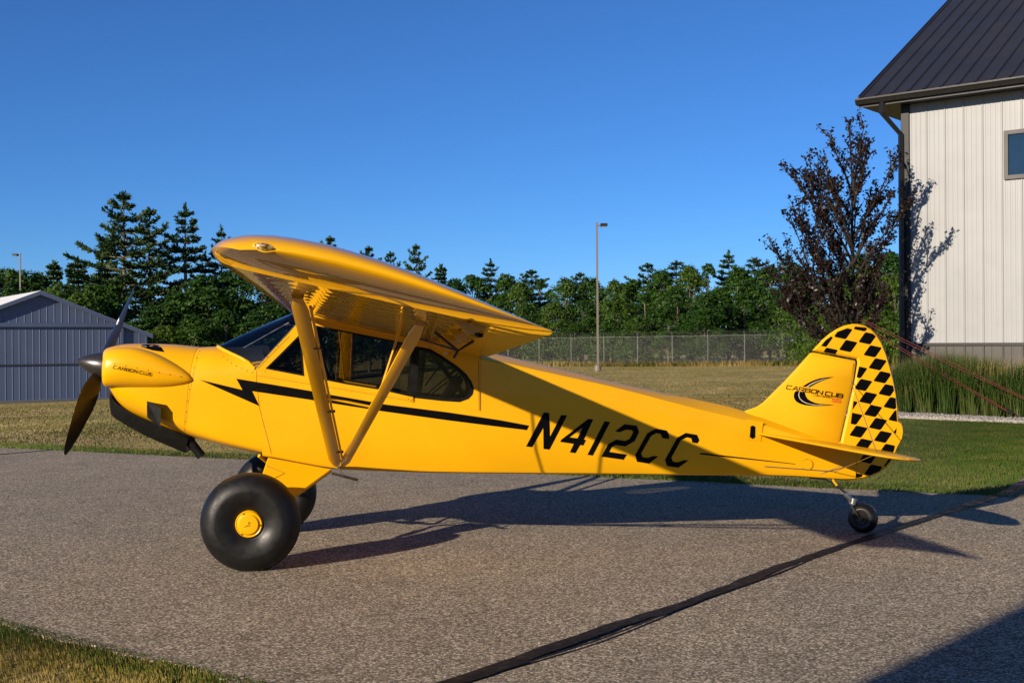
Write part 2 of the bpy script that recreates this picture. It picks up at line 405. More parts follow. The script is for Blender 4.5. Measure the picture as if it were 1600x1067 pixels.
# gable end wall (turned away from the camera) and core
BACK = -WN; HALF = 6.0; PITCH = 0.60
mb = MB()
g0 = C0+BACK*0.02; g1 = C0+BACK*(2*HALF)
ribbed(mb, g0, g1, lambda f: 0, lambda f: ZE+(1-abs(2*f-1))*HALF*PITCH, 0.47, -WD, 0.02, 0.05); mb.build('gable_wall', 'siding_cream', hb)
mb = MB(); ribbed(mb, C1, C1+BACK*(2*HALF), lambda f: 0, lambda f: ZE+(1-abs(2*f-1))*HALF*PITCH, 0.47, WD, 0.02, 0.05); mb.build('gable_wall', 'siding_cream', hb)
mb = MB(); ribbed(mb, g1, C1+BACK*2*HALF, lambda f: 0, lambda f: ZE, 0.47, BACK, 0.02, 0.05); mb.build('back_wall', 'siding_cream', hb)
# roof: standing-seam slopes with overhangs
OH, OG = 0.62, 1.05
def roof_slope(sign):
    mb = MB(); e0 = C0 if sign > 0 else C0+BACK*2*HALF; nd = WN if sign > 0 else BACK
    L = WL+2*OG; prof = []; x = 0
    while x < L: prof += [(x, 0), (x+0.02, 0.055), (x+0.06, 0.055), (x+0.08, 0)]; x += 0.42
    prof = [(min(a, L), b) for a, b in prof]+[(L, 0)]
    ev = []; rd = []
    for a, b in prof:
        q = e0+WD*(a-OG)+nd*OH; ev.append((q.x, q.y, ZE+0.22-OH*PITCH+0.2+b))
        q = e0+WD*(a-OG)-nd*HALF; rd.append((q.x, q.y, ZE+0.42+HALF*PITCH+b))
    mb.loft([ev, rd], False, False)
    lo = []
    for a in (-OG, WL+OG):
        q = e0+WD*a+nd*OH; lo.append((q.x, q.y, ZE+0.42-OH*PITCH-0.07)); q = e0+WD*a-nd*HALF; lo.append((q.x, q.y, ZE+0.42+HALF*PITCH-0.10))
    mb.add(lo, [(0, 1, 3, 2)])
    return mb.build('roof', 'roof_dark', hb)
rf = roof_slope(1); roof_slope(-1)
ze = ZE+0.42-OH*PITCH
mb = MB()
for sgn, base in ((1, C0), (-1, C0+BACK*2*HALF)):                       # rake trims on the near gable
    nd = WN if sgn > 0 else BACK
    a = base-WD*(OG+0.03)+nd*(OH+0.02); b = base-WD*(OG+0.03)-nd*HALF
    vs = []
    for q, z in ((a, ze), (b, ZE+0.42+HALF*PITCH)):
        for dd in (0, 0.05):
            for dz in (-0.20, 0.07): w_ = q+WD*dd; vs.append((w_.x, w_.y, z+dz))
    mb.add(vs, [(0, 1, 3, 2), (4, 6, 7, 5), (0, 4, 5, 1), (2, 3, 7, 6), (0, 2, 6, 4), (1, 5, 7, 3)])
mb.build('rake_trim', 'trim_dark', hb)
mb = MB()                                                              # K-shaped gutter
prof = [(OH-0.02, ze-0.02), (OH+0.145, ze-0.005), (OH+0.145, ze-0.045), (OH+0.12, ze-0.085), (OH+0.085, ze-0.155), (OH-0.02, ze-0.165)]
rings = []
for l_ in (-OG-0.05, WL+OG): rings.append([((C0+WD*l_+WN*a).x, (C0+WD*l_+WN*a).y, z) for a, z in prof])
mb.loft(rings, True, True); mb.build('gutter', 'trim_dark', hb)
mb = MB(); obox(mb, C0, WD, WN, -OG+0.02, WL+OG, -0.0, OH-0.03, ze-0.19, ze-0.15)
obox(mb, C0, WD, WN, -OG, WL+OG, OH-0.03, OH-0.018, ze-0.22, ze+0.0)
obox(mb, C0, WD, WN, -OG+0.02, -0.16, -2*HALF, -0.0, ze-0.19, ze-0.15); mb.build('soffit', 'trim_dark', hb)
ds = MB()
def w3(l_, n_, z): q = C0+WD*l_+WN*n_; return (q.x, q.y, z)
ds.tube([w3(-0.42, OH+0.05, ze-0.15), w3(-0.42, OH+0.05, ze-0.42), w3(-0.14, 0.10, ze-0.95), w3(-0.14, 0.10, 0.1)], 0.072, 4); ds.build('downspout', 'trim_dark', hb)
# window on the upper floor
def win_at(l0, l1, z0, z1):
    wf = MB(); b = 0.10
    obox(wf, C0, WD, WN, l0, l0+b, -0.02, 0.07, z0, z1); obox(wf, C0, WD, WN, l1-b, l1, -0.02, 0.07, z0, z1)
    obox(wf, C0, WD, WN, l0+b, l1-b, -0.02, 0.069, z0, z0+b); obox(wf, C0, WD, WN, l0+b, l1-b, -0.02, 0.069, z1-b, z1)
    w_ = wf.build('window', 'siding_dark', hb)
    g = MB(); obox(g, C0, WD, WN, l0+b, l1-b, 0.026, 0.034, z0+b, z1-b); g.build('pane', 'house_glass', w_)
    g = MB(); obox(g, C0, WD, WN, l0+b-0.01, l1-b+0.01, 0.023, 0.025, z0+b, z1-b); g.build('sheen_sheet', 'window_sheen', w_)  # sheet behind the pane, coloured to stand in for its reflection
win_at(2.44, 4.5, 5.72, 6.92)

# --- blue metal hangar at the left, in the distance
hy = R(33); HW, HL = 6.95, 20.0
hp = at_depth(62, 600, 79.0); hz = ground_z(hp.x, hp.y)
hd = Vector((math.cos(hy), math.sin(hy))); hn = Vector((math.sin(hy), -math.cos(hy)))      # along the gable, outward
PKC = Vector((hp.x, hp.y)); ez = at_depth(228, 516, 84.5).z; pz = at_depth(62, 448, 79.0).z
bh = empty('blue_hangar', (0, 0, 0)); tag(bh, 'low blue metal hangar with white roof and wide door beyond the propeller', 'hangar')
mb = MB(); ribbed(mb, PKC-hd*HW, PKC+hd*HW, lambda f: hz-0.3, lambda f: ez+(pz-ez)*(1-abs(2*f-1)), 0.46, hn, 0.014, 0.06); mb.build('gable_wall', 'siding_blue', bh)
dz = at_depth(62, 502, 79.0).z
mb = MB(); ribbed(mb, PKC-hd*5.1+hn*0.12, PKC+hd*5.1+hn*0.12, lambda f: hz+0.1, lambda f: dz, 0.42, hn, 0.014, 0.06); dr = mb.build('hangar_door', 'siding_blue', bh)
mb = MB(); obox(mb, PKC, hd, hn, -5.1, 5.1, 0.17, 0.21, (hz+dz)/2-0.03, (hz+dz)/2+0.03); mb.build('door_seam', 'siding_dark', dr)
mb = MB(); obox(mb, PKC, hd, hn, -5.3, 5.4, 0.08, 0.26, dz, dz+0.26); mb.build('door_header', 'siding_blue', bh)
mb = MB(); obox(mb, PKC, hd, hn, 5.11, 5.30, 0.06, 0.2, hz, dz); mb.build('door_jamb', 'siding_blue', bh)
mb = MB(); obox(mb, PKC, hd, hn, -HW, HW, 0.06, 0.9, hz-0.3, hz+0.14); mb.build('door_apron', 'galvanised', bh)
mb = MB()
for sg in (1, -1):
    ribbed(mb, PKC+hd*HW*sg, PKC+hd*HW*sg-hn*HL, lambda f: hz-0.3, lambda f: ez, 0.46, hd*sg, 0.04, 0.09)
mb.build('side_wall', 'siding_blue', bh)
for sg in (1, -1):
    mb = MB(); prof = []; x = 0
    while x < HL+0.4: prof += [(x, 0), (x+0.03, 0.04), (x+0.08, 0.04), (x+0.11, 0)]; x += 0.6
    r0 = []; r1 = []
    sl = (pz-ez)/HW
    for a, b in prof:
        q = PKC+hd*(HW+0.3)*sg-hn*(a-0.3); r0.append((q.x, q.y, ez+0.08-0.3*sl+b)); q = PKC-hn*(a-0.3); r1.append((q.x, q.y, pz+0.08+b))
    mb.loft([r0, r1], False, False); mb.build('roof', 'roof_white', bh)
    mb = MB(); vs = []
    for q, z in ((PKC+hd*(HW+0.3)*sg, ez-0.3*sl), (PKC, pz)):
        for k in (0.30, 0.34):
            for dz_ in (-0.16, 0.10): w_ = q+hn*k; vs.append((w_.x, w_.y, z+dz_))
    mb.add(vs, [(0, 1, 3, 2), (4, 6, 7, 5), (0, 4, 5, 1), (2, 3, 7, 6), (0, 2, 6, 4), (1, 5, 7, 3)]); mb.build('rake_trim', 'siding_blue', bh)

# --- hangar behind the photographer (it throws the shadow in the near right corner)
nb = empty('rear_hangar'); tag(nb, 'grey metal hangar standing behind the photographer', 'hangar')
sdir = Vector((math.sin(SUN_AZ), math.cos(SUN_AZ))); K = Vector((1.99, 6.57))-sdir*13.5; side = Vector((sdir.y, -sdir.x))
mb = MB(); ribbed(mb, K, K+side*11, lambda f: -0.2, lambda f: 7.0, 0.5, sdir, 0.03, 0.06)
ribbed(mb, K, K-sdir*9, lambda f: -0.2, lambda f: 7.0, 0.5, -side, 0.03, 0.06)
ribbed(mb, K+side*11, K+side*11-sdir*9, lambda f: -0.2, lambda f: 7.0, 0.5, side, 0.03, 0.06)
ribbed(mb, K-sdir*9, K+side*11-sdir*9, lambda f: -0.2, lambda f: 7.0, 0.5, -sdir, 0.03, 0.06); mb.build('wall', 'siding_cream', nb)
mb = MB(); obox(mb, K, side, sdir, 0.0, 11.2, -9.2, 0.0, 7.0, 7.18); mb.build('roof', 'roof_dark', nb)

# ------------------------------------------------------------------ light poles
def light_pole(px, ptop, d, base_z, label, arm=1, w=0.075):
    p = at_depth(px, ptop, d); e = empty('light_pole', (p.x, p.y, base_z)); H = p.z-base_z
    mb = MB(); mb.tube([(0, 0, 0.3), (0, 0, H)], [w*1.15, w], 4); mb.build('pole', 'pole_bronze', e)
    mb = MB(); mb.lathe([(0, 0.22), (0.32, 0.20), (0.34, 0.14)], (0, 0, 0), (0, 0, 1), 12); mb.build('footing', 'pole_bronze', e)
    mb = MB(); mb.box(min(0, arm*0.22), max(0, arm*0.22), -0.03, 0.03, H-0.24, H-0.16); mb.build('arm', 'pole_bronze', e)
    mb = MB(); x0, x1 = sorted((arm*0.20, arm*0.62)); mb.box(x0, x1, -0.2, 0.2, H-0.26, H-0.08); h_ = mb.build('lamp_head', 'trim_dark', e, bevel=0.02)
    mb = MB(); mb.box(x0+0.05, x1-0.05, -0.16, 0.16, H-0.275, H-0.262); mb.build('lens', 'white_paint', h_)
    return tag(e, label, 'light pole')
light_pole(935, 349, 73.0, ground_z(5.1, 73), 'tall bronze light pole standing in the field before the fence')
light_pole(33, 386, 107.0, ground_z(-43, 107), 'light pole rising behind the blue hangar roof', -1)

# ------------------------------------------------------------------ chain-link fence
fa = at_depth(700, 570, 110.0); fb = at_depth(1450, 570, 91.0)
F0 = Vector((fa.x, fa.y)); F1 = Vector((fb.x, fb.y)); FD = (F1-F0).normalized(); FN = Vector((-FD.y, FD.x)); FLEN = (F1-F0).length
fn = empty('chain_link_fence', (0, 0, 0)); tag(fn, 'grey chain-link security fence with barbed wire in front of the woods', 'fence')
NP = int(FLEN/3.05)+1; FH = 2.45
mb = MB(); mb.tube([(0, 0, -0.2), (0, 0, FH+0.02)], 0.032, 6)
pm = None
for i in range(NP):
    q = F0+FD*3.05*i; z = ground_z(q.x, q.y)
    if pm is None: po = mb.build('post', 'galvanised', fn, 40); pm = po
    else: po = pm.copy(); COL.objects.link(po); po.parent = fn
    po.location = (q.x, q.y, z)
    am = MB(); am.tube([(0, 0, FH), (FN.x*-0.16, FN.y*-0.16, FH+0.36)], 0.028, 4)
    if i == 0: a0 = am.build('barb_arm', 'galvanised', pm); ao = a0
    else: ao = a0.copy(); COL.objects.link(ao); ao.parent = po
def fpt(l_, k, h): q = F0+FD*l_+FN*k; return (q.x, q.y, ground_z(q.x, q.y)+h)
mb = MB(); mb.tube([fpt(l_, 0, FH) for l_ in np.linspace(0, FLEN, 30)], 0.010, 4); mb.build('top_rail', 'galvanised', fn, 40)
mb = MB()
for k in (0.33, 0.66, 1.0): mb.tube([fpt(l_, -0.16*k, FH+0.36*k) for l_ in np.linspace(0, FLEN, 40)], 0.008, 3)
mb.build('barbed_wire', 'galvanised', fn)
vs = []; fs = []; st_ = 0.085; ww = 0.0016                                   # woven wire: crossing diagonals
for dirn in (1, -1):
    for i in range(int(FLEN/st_)+int(FH/st_)):
        l0 = i*st_-(FH if dirn > 0 else 0); l1 = l0+FH*dirn if dirn > 0 else l0-FH
        h0, h1 = 0.03, FH
        if min(l0, l1) < 0 or max(l0, l1) > FLEN: continue
        a = Vector(fpt(l0, 0.004*dirn, h0)); b = Vector(fpt(l1, 0.004*dirn, h1))
        o_ = len(vs); dx = Vector((FD.x, FD.y, 0))*ww*1.41
        vs += [a-dx, a+dx, b+dx, b-dx]; fs.append((o_, o_+1, o_+2, o_+3))
kind(raw('wire_mesh', [tuple(v_) for v_ in vs], fs, 'galvanised', fn), 'stuff')

# ================================================================== VEGETATION
def leaf_cloud(cent, nrm, size, aspect=0.55, jit=0.9):
    """rhombic leaf faces at cent with normals near nrm"""
    n = len(cent); nv = nrm+rng.normal(0, jit, (n, 3)); nv /= np.linalg.norm(nv, axis=1)[:, None]+1e-9
    a = rng.normal(0, 1, (n, 3)); a -= nv*np.sum(a*nv, 1)[:, None]; a /= np.linalg.norm(a, axis=1)[:, None]+1e-9
    b = np.cross(nv, a); s = (size*rng.uniform(0.6, 1.3, n))[:, None]
    v = np.stack([cent-a*s*0.5, cent+b*s*aspect*0.5, cent+a*s*0.5+nv*s*0.1, cent-b*s*aspect*0.5], 1).reshape(-1, 3)
    return v, np.arange(4*n).reshape(-1, 4)
def sph(n):
    p = rng.normal(0, 1, (n, 3)); return p/np.linalg.norm(p, axis=1)[:, None]

def deciduous(name, H, RX, leaf, mat, lobes=26, per=420, low=0.12):
    """broadleaf tree: trunk with limbs, crown of leafy lobes made of twiggy clumps"""
    e = empty(name)
    mb = MB(); mb.tube([(0, 0, -0.4), (0.05, 0, H*0.2), (0.1, 0.05, H*0.5), (0, 0, H*0.8)], [H*0.022, H*0.018, H*0.012, H*0.004], 7)
    C, N = [], []
    for i in range(lobes):
        h = rng.uniform(low, 1.0)**0.85; prof = math.sin(math.pi*min(1, max(0.02, (h*0.86+0.16))))**0.65
        a = rng.uniform(0, 2*math.pi); rr = RX*prof*rng.uniform(0.35, 0.95)
        lr = RX*rng.uniform(0.26, 0.44)*(0.75+0.4*prof)
        c = np.array([math.cos(a)*rr, math.sin(a)*rr, h*(H-lr*0.8)])
        mb.tube([(0.05, 0, H*min(0.6, h*0.6)), tuple(c*np.array([0.55, 0.55, 0.9])), tuple(c)], [H*0.007, H*0.004, H*0.0015], 4, False)
        d = sph(34); d[:, 2] = np.where(d[:, 2] < -0.35, -d[:, 2], d[:, 2])
        for q in d:                                             # twig clumps over the lobe
            cc = c+q*lr*rng.uniform(0.72, 1.06)*np.array([1, 1, 0.85]); k = max(4, per//34)
            pts = cc+rng.normal(0, lr*0.17, (k, 3))*np.array([1, 1, 0.6])
            C.append(pts); N.append(np.repeat((q*0.7+np.array([0, 0, 0.75]))[None], k, 0))
    mb.build('trunk', 'bark', e, 60)
    v, f = leaf_cloud(np.concatenate(C), np.concatenate(N), leaf, 0.62, 0.55)
    raw('crown', v, f, mat, e); e['H'] = H
    return e
def pine(name, H, RX, whorl=0.62, bare=0.25, mat='needle_green', dens=1.0, upsweep=0.25, seed=1, taper=0.72):
    """white pine: open horizontal plates of needle tufts on whorled branches"""
    r_ = random.Random(seed); e = empty(name); mb = MB()
    mb.tube([(0, 0, -0.5), (0.08, 0, H*0.4), (0.0, 0.06, H*0.75), (0, 0, H)], [H*0.017, H*0.013, H*0.007, 0.015], 8)
    T, D = [], []
    z = H*bare
    while z < H*0.985:
        f = (z/H-bare)/(1-bare); L0 = RX*(min(1.0, 0.55+f*1.6) if f < 0.28 else (1-f)**taper*1.27)
        nb_ = r_.choice((4, 5, 5, 6)); a0 = r_.uniform(0, 6.28)
        for k in range(nb_):
            a = a0+k*2*math.pi/nb_+r_.uniform(-0.35, 0.35); L = max(0.22, L0*r_.uniform(0.45, 1.2))
            up = upsweep+f*f*0.75
            def bp(t): return np.array([math.cos(a)*L*t, math.sin(a)*L*t, z+L*(up*t*t*0.8-0.05*t)])
            mb.tube([bp(0), bp(0.5), bp(1.0)], [0.014+L*0.012, 0.010+L*0.006, 0.008], 4, False)
            m = max(3, int(L*4.2*dens))
            for j in range(m):
                t_ = 0.28+0.75*(j+r_.random())/m; base = bp(min(1.02, t_)); wid = L*0.30*(1.15-t_)+0.18
                off = np.array([-math.sin(a), math.cos(a), 0])*r_.uniform(-1, 1)*wid
                T.append(base+off+np.array([0, 0, r_.uniform(-0.03, 0.06)])); D.append(np.array([math.cos(a), math.sin(a), 0.55])+off*0.8)
        z += whorl*(1-0.5*f)*r_.uniform(0.8, 1.2)
    for j in range(5): T.append(np.array([0, 0, H*(0.955+0.012*j)])); D.append(np.array([r_.uniform(-.3, .3), r_.uniform(-.3, .3), 1.0]))
    mb.build('trunk', 'bark', e, 60)
    T = np.array(T); D = np.array(D); k = 12; n = len(T)
    cen = np.repeat(T, k, 0); dr = np.repeat(D/np.linalg.norm(D, axis=1)[:, None], k, 0)+rng.normal(0, 0.48, (n*k, 3))*np.array([1, 1, 0.7]); dr /= np.linalg.norm(dr, axis=1)[:, None]
    sd = np.cross(dr, rng.normal(0, 1, (n*k, 3))); sd /= np.linalg.norm(sd, axis=1)[:, None]+1e-9
    s = rng.uniform(0.22, 0.44, (n*k, 1)); w = 0.055
    v = np.stack([cen-sd*w*0.6, cen+sd*w*0.6, cen+dr*s+sd*w*0.8, cen+dr*s-sd*w*0.8], 1).reshape(-1, 3)
    raw('crown', v, np.arange(4*n*k).reshape(-1, 4), mat, e); e['H'] = H
    return e
protos = {
 'd1': deciduous('broadleaf_tree', 9.0, 3.4, 0.26, 'leaf_green', 30, 400),
 'd2': deciduous('broadleaf_tree', 9.0, 3.0, 0.25, 'leaf_green', 24, 420, 0.05),
 'd3': deciduous('broadleaf_tree', 8.0, 3.6, 0.24, 'leaf_light', 28, 400, 0.04),
 'd4': deciduous('broadleaf_tree', 10.0, 2.7, 0.25, 'leaf_green', 20, 420, 0.10),
 'p1': pine('pine_tree', 14.0, 4.5, 1.30, 0.20, dens=1.9, upsweep=0.16, seed=3),
 'p2': pine('pine_tree', 14.0, 3.5, 1.15, 0.12, dens=2.0, upsweep=0.14, seed=8, taper=0.85),
 'p3': pine('pine_tree', 9.0, 2.1, 0.62, 0.06, dens=2.2, upsweep=0.08, seed=12, taper=1.1),
}
used = set()
def plant(kindk, px, ptop, d, label, group=None, wide=1.0, rz=None):
    p = at_depth(px, ptop, d); base = ground_z(p.x, p.y)-0.1; H = p.z-base; pr = protos[kindk]
    o = pr if kindk not in used else copy_tree(pr)
    used.add(kindk)
    k = H/pr['H']; o.location = (p.x, p.y, base); o.scale = (k*wide, k*wide, k); o.rotation_euler = (0, 0, random.uniform(0, 6.28) if rz is None else rz)
    tag(o, label, 'tree', group)
    return o
# tall pines at the left
plant('p1', 196, 299, 112, 'tallest white pine with a forked tip left of the wing tip', None, 1.0, 0.5)
plant('p1', 236, 324, 119, 'full white pine just right of the tallest pine', None, 0.95, 2.2)
plant('p2', 292, 318, 115, 'pointed tall pine nearest the wing tip', None, 1.0, 1.1)
plant('p2', 348, 352, 124, 'smaller pine top showing just above the wing tip', None, 0.8, 3.0)
plant('p2', 322, 392, 120, 'dark pine filling the gap below the pointed pine', None, 1.1, 0.3)
plant('p3', 168, 372, 121, 'short dark pine tucked left of the tallest pine', None, 1.2, 4.0)
G1 = 'trees beyond the blue hangar'
for px, py, d, k, w in [(122, 404, 118, 'p3', 1.3), (86, 406, 122, 'p3', 1.1), (66, 424, 120, 'p3', 1.2), (146, 428, 116, 'p3', 1.3)]:
    plant(k, px, py, d, 'dark pine in the row beyond the blue hangar', G1+' (pines)', w)
for px, py, d, k, w in [(-20, 415, 112, 'd1', 1.1), (12, 408, 118, 'd3', 1.0), (48, 414, 115, 'd2', 1.0), (95, 432, 108, 'd3', 1.0), (150, 438, 106, 'd2', 1.1), (180, 430, 110, 'd1', 0.9), (-60, 420, 116, 'd2', 1.1), (20, 440, 104, 'd2', 1.0), (125, 446, 103, 'd3', 0.9)]:
    plant(k, px, py, d, 'leafy tree in the row beyond the blue hangar', G1+' (leafy)', w)
G2 = 'leafy trees below the tall pines'
for px, py, d, k, w in [(240, 470, 92, 'd2', 1.2), (282, 448, 94, 'd1', 1.2), (322, 424, 95, 'd1', 1.15), (366, 418, 97, 'd2', 1.2), (410, 424, 95, 'd1', 1.1), (452, 428, 98, 'd2', 1.1), (256, 500, 88, 'd3', 1.2), (300, 486, 88, 'd2', 1.2), (352, 478, 89, 'd1', 1.2), (400, 480, 90, 'd2', 1.2), (210, 505, 95, 'd2', 1.1)]:
    plant(k, px, py, d, 'dense leafy tree in the clump below the tall pines', G2, w)
# pine tops peeping over the wing
plant('p1', 518, 370, 126, 'small pine tip peeping over the front of the wing', None, 0.8)
plant('p1', 578, 386, 126, 'second small pine tip peeping over the wing', None, 0.8)
plant('p1', 652, 384, 118, 'broad dark pine rising behind the middle of the wing', None, 0.75, 0.7)
plant('p1', 612, 395, 121, 'leaning pine left of the broad pine behind the wing', None, 0.8)
plant('p3', 690, 418, 122, 'low pine right of the broad pine behind the wing', None, 1.0)
for px, py, d, k, w in [(500, 430, 112, 'd1', 1.1), (550, 440, 112, 'd2', 1.1), (600, 440, 112, 'd1', 1.1), (655, 440, 114, 'd2', 1.1)]:
    plant(k, px, py, d, 'leafy tree hidden behind the wing', 'trees behind the wing', w)
G3 = 'woods behind the fence'
for px, py, d, w in [(768, 408, 124, 1.1), (832, 425, 126, 1.5), (908, 430, 128, 1.3), (1014, 417, 124, 1.3), (1140, 399, 118, 1.2), (1058, 414, 122, 1.5), (1232, 404, 116, 1.4), (1180, 411, 119, 1.6)]:
    plant('p1' if py > 409 else 'p2', px, py, d, 'pine tip standing above the woods behind the fence', G3+' (pines)', w)
for px, py, d, k, w in [(712, 436, 120, 'd2', 0.9), (742, 426, 122, 'd1', 0.8), (790, 430, 123, 'd2', 0.8), (815, 434, 120, 'd3', 0.8), (850, 430, 124, 'd4', 0.85), (880, 436, 121, 'd3', 0.8), (922, 434, 122, 'd2', 0.85),
                        (962, 434, 120, 'd3', 0.8), (990, 430, 121, 'd1', 0.85), (1036, 420, 119, 'd2', 0.9), (1084, 422, 117, 'd3', 0.85), (1112, 416, 116, 'd4', 0.9), (1160, 420, 114, 'd2', 0.85), (1200, 412, 113, 'd1', 0.9), (1245, 410, 111, 'd2', 0.9), (1290, 412, 110, 'd4', 0.9), (1345, 404, 108, 'd2', 0.9), (1390, 398, 106, 'd1', 0.9), (1430, 400, 106, 'd2', 0.9),
                        (730, 470, 116, 'd4', 1.1), (780, 468, 114, 'd1', 1.1), (825, 474, 113, 'd2', 1.1), (870, 470, 112, 'd3', 1.1), (915, 470, 112, 'd1', 1.1), (965, 462, 110, 'd3', 1.2), (1010, 458, 109, 'd4', 1.15), (1060, 452, 107, 'd1', 1.2), (1110, 460, 105, 'd2', 1.15), (1170, 462, 107, 'd1', 1.1), (1215, 470, 108, 'd4', 1.1),
                        (760, 505, 115, 'd3', 1.1), (850, 508, 112, 'd2', 1.1), (900, 506, 110, 'd1', 1.1), (950, 500, 108, 'd2', 1.1), (1000, 496, 106, 'd3', 1.1), (1050, 500, 104, 'd4', 1.1), (1095, 496, 103, 'd1', 1.1), (1150, 500, 108, 'd2', 1.1), (1190, 505, 108, 'd2', 1.1)]:
    plant(k, px+random.uniform(-6, 6), py+random.uniform(-7, 9)*(py < 450), d, 'leafy tree in the woods behind the chain-link fence', G3+' (leafy)', w*random.uniform(0.9, 1.2))
G4 = 'bright shrubs right of the woods'
for px, py, d, k, w in [(1262, 446, 84, 'd3', 0.95), (1310, 430, 82, 'd3', 0.9), (1362, 420, 80, 'd3', 0.9), (1400, 432, 79, 'd3', 0.9), (1285, 500, 80, 'd3', 1.1), (1340, 495, 78, 'd3', 1.1), (1388, 490, 78, 'd3', 1.0)]:
    plant(k, px, py, d, 'bright green bushy tree behind the purple tree', G4, w)

# --- purple-leaved tree beside the building: upright limbs, leaves strung along twigs
pt = empty('purple_tree', (8.34, 29.7, ground_z(8.3, 29.7)))
tag(pt, 'young purple-leaved tree with upright branches beside the building corner', 'tree')
mbp = MB(); LC, LN = [], []
rt = random.Random(21)
def limb(p, d, L, r, depth, rise=0.06):
    n = 5; pts = [p]; q = p.copy(); dd = d.copy()
    for i in range(n):
        dd = (dd+Vector((rt.gauss(0, 0.07), rt.gauss(0, 0.07), rise))).normalized(); q = q+dd*L/n; pts.append(q.copy())
    mbp.tube(pts, [r*(1-0.75*i/n) for i in range(n+1)], 5 if r > 0.012 else 3, False)
    if depth >= 1:
        m = int(L*25)
        for j in range(m):
            f = rt.uniform(0.12, 1.03); i = min(n-1, int(f*n)); b = pts[i].lerp(pts[i+1], min(1.1, f*n-i))
            off = Vector((rt.gauss(0, 1), rt.gauss(0, 1), rt.gauss(0.2, 0.8))).normalized(); LC.append(b+off*rt.uniform(0.03, 0.12)); LN.append(off)
    if depth < 3:
        k = (5, 9, 4)[depth] if L > 0.5 else 3
        for j in range(k):
            f = rt.uniform(0.2, 0.95); i = min(n-1, int(f*n)); b = pts[i].lerp(pts[i+1], f*n-i); a = rt.uniform(0, 6.28)
            sp = rt.uniform(0.4, 0.8); nd = (dd*1.0+Vector((math.cos(a)*sp, math.sin(a)*sp, 0.05))).normalized()
            limb(b, nd, L*rt.uniform(0.22, 0.40)*(1.15-0.55*f), r*0.5, depth+1)
mbp.tube([Vector((0, 0, -0.1)), Vector((0.02, 0, 2.0)), Vector((-0.02, 0.03, 4.2)), Vector((0.03, 0, 6.0))], [0.075, 0.058, 0.036, 0.014], 7, False)
for px, py, h0, dy in [(1330, 182, 1.6, 0.1), (1250, 236, 1.4, -0.3), (1298, 200, 1.8, 0.2), (1372, 222, 1.8, 0.0), (1222, 300, 1.2, 0.3), (1205, 352, 1.0, 0.1), (1197, 398, 1.0, -0.2), (1384, 300, 1.3, 0.3), (1236, 330, 1.0, -0.5), (1268, 290, 1.2, 0.6), (1358, 240, 1.5, -0.5), (1386, 375, 1.1, -0.2), (1240, 420, 0.9, 0.5), (1275, 400, 0.9, -0.8), (1370, 420, 0.9, 0.6), (1300, 430, 0.8, 0.7), (1350, 440, 0.8, -0.6), (1290, 350, 1.0, -0.3), (1362, 330, 1.2, 0.4), (1232, 262, 1.2, 0.5), (1310, 250, 1.4, 0.9), (1282, 240, 1.3, -0.7), (1376, 262, 1.5, 0.5), (1346, 190, 1.7, -0.2), (1255, 350, 0.9, 0.9), (1215, 325, 1.0, -0.8), (1335, 300, 1.2, 1.0), (1408, 240, 1.4, 0.2), (1414, 300, 1.2, -0.4), (1410, 345, 1.1, 0.5), (1398, 400, 1.0, 0.1), (1405, 430, 0.9, -0.5), (1224, 385, 0.9, 0.4), (1240, 290, 1.1, 0.1), (1210, 425, 0.9, 0.5), (1262, 260, 1.2, 0.5), (1228, 450, 0.8, -0.3), (1390, 460, 0.8, 0.3)]:
    tip = at_depth(px, py, 29.7+dy)-Vector(pt.location); h0 = max(0.9, tip.z-math.hypot(tip.x, tip.y)*1.25-0.75); st0 = Vector((0, 0, min(h0, 5.2))); L = (tip-st0).length*0.90
    limb(st0, ((tip-st0).normalized()-Vector((0, 0, 0.06))).normalized(), L*1.02, 0.035, 1, 0.02)
mbp.build('trunk', 'bark_dark', pt, 60)
LC = np.array([tuple(c) for c in LC]); LN = np.array([tuple(c) for c in LN])
v, f = leaf_cloud(LC, LN, 0.100, 0.58, 0.5); raw('crown', v, f, 'leaf_purple', pt)
# tree-stake straps
def strap(p, q, label, w=0.014):
    mb = MB()
    for o_ in (-0.035, 0.035):
        mb.tube([p+Vector((0, o_, o_)), p.lerp(q, 0.5)+Vector((0, o_, o_-0.02)), q+Vector((0, o_*0.3, o_*0.3))], w*0.5, 4)
    e = mb.build('guy_strap', 'strap_red', None); tag(e, label, 'strap', 'straps staking the purple tree')
    return e
trk = Vector(pt.location)
s1 = at_depth(1588, 668, 26.2); s1.z = ground_z(s1.x, s1.y)+0.05
o = strap(trk+Vector((0.02, -0.05, 2.2)), s1, 'thin dark red guy strap from the purple tree to a stake in the gravel')
mb = MB(); mb.tube([s1+Vector((-0.22, 0, 0.16)), s1+Vector((-0.1, 0, 0.07))], 0.035, 6); mb.build('ratchet', 'dark_metal', o)
s2 = at_depth(1668, 690, 25.2); s2.z = ground_z(s2.x, s2.y)+0.05
strap(trk+Vector((0.03, -0.08, 2.3)), s2, 'red guy strap leaving the picture at the right edge')

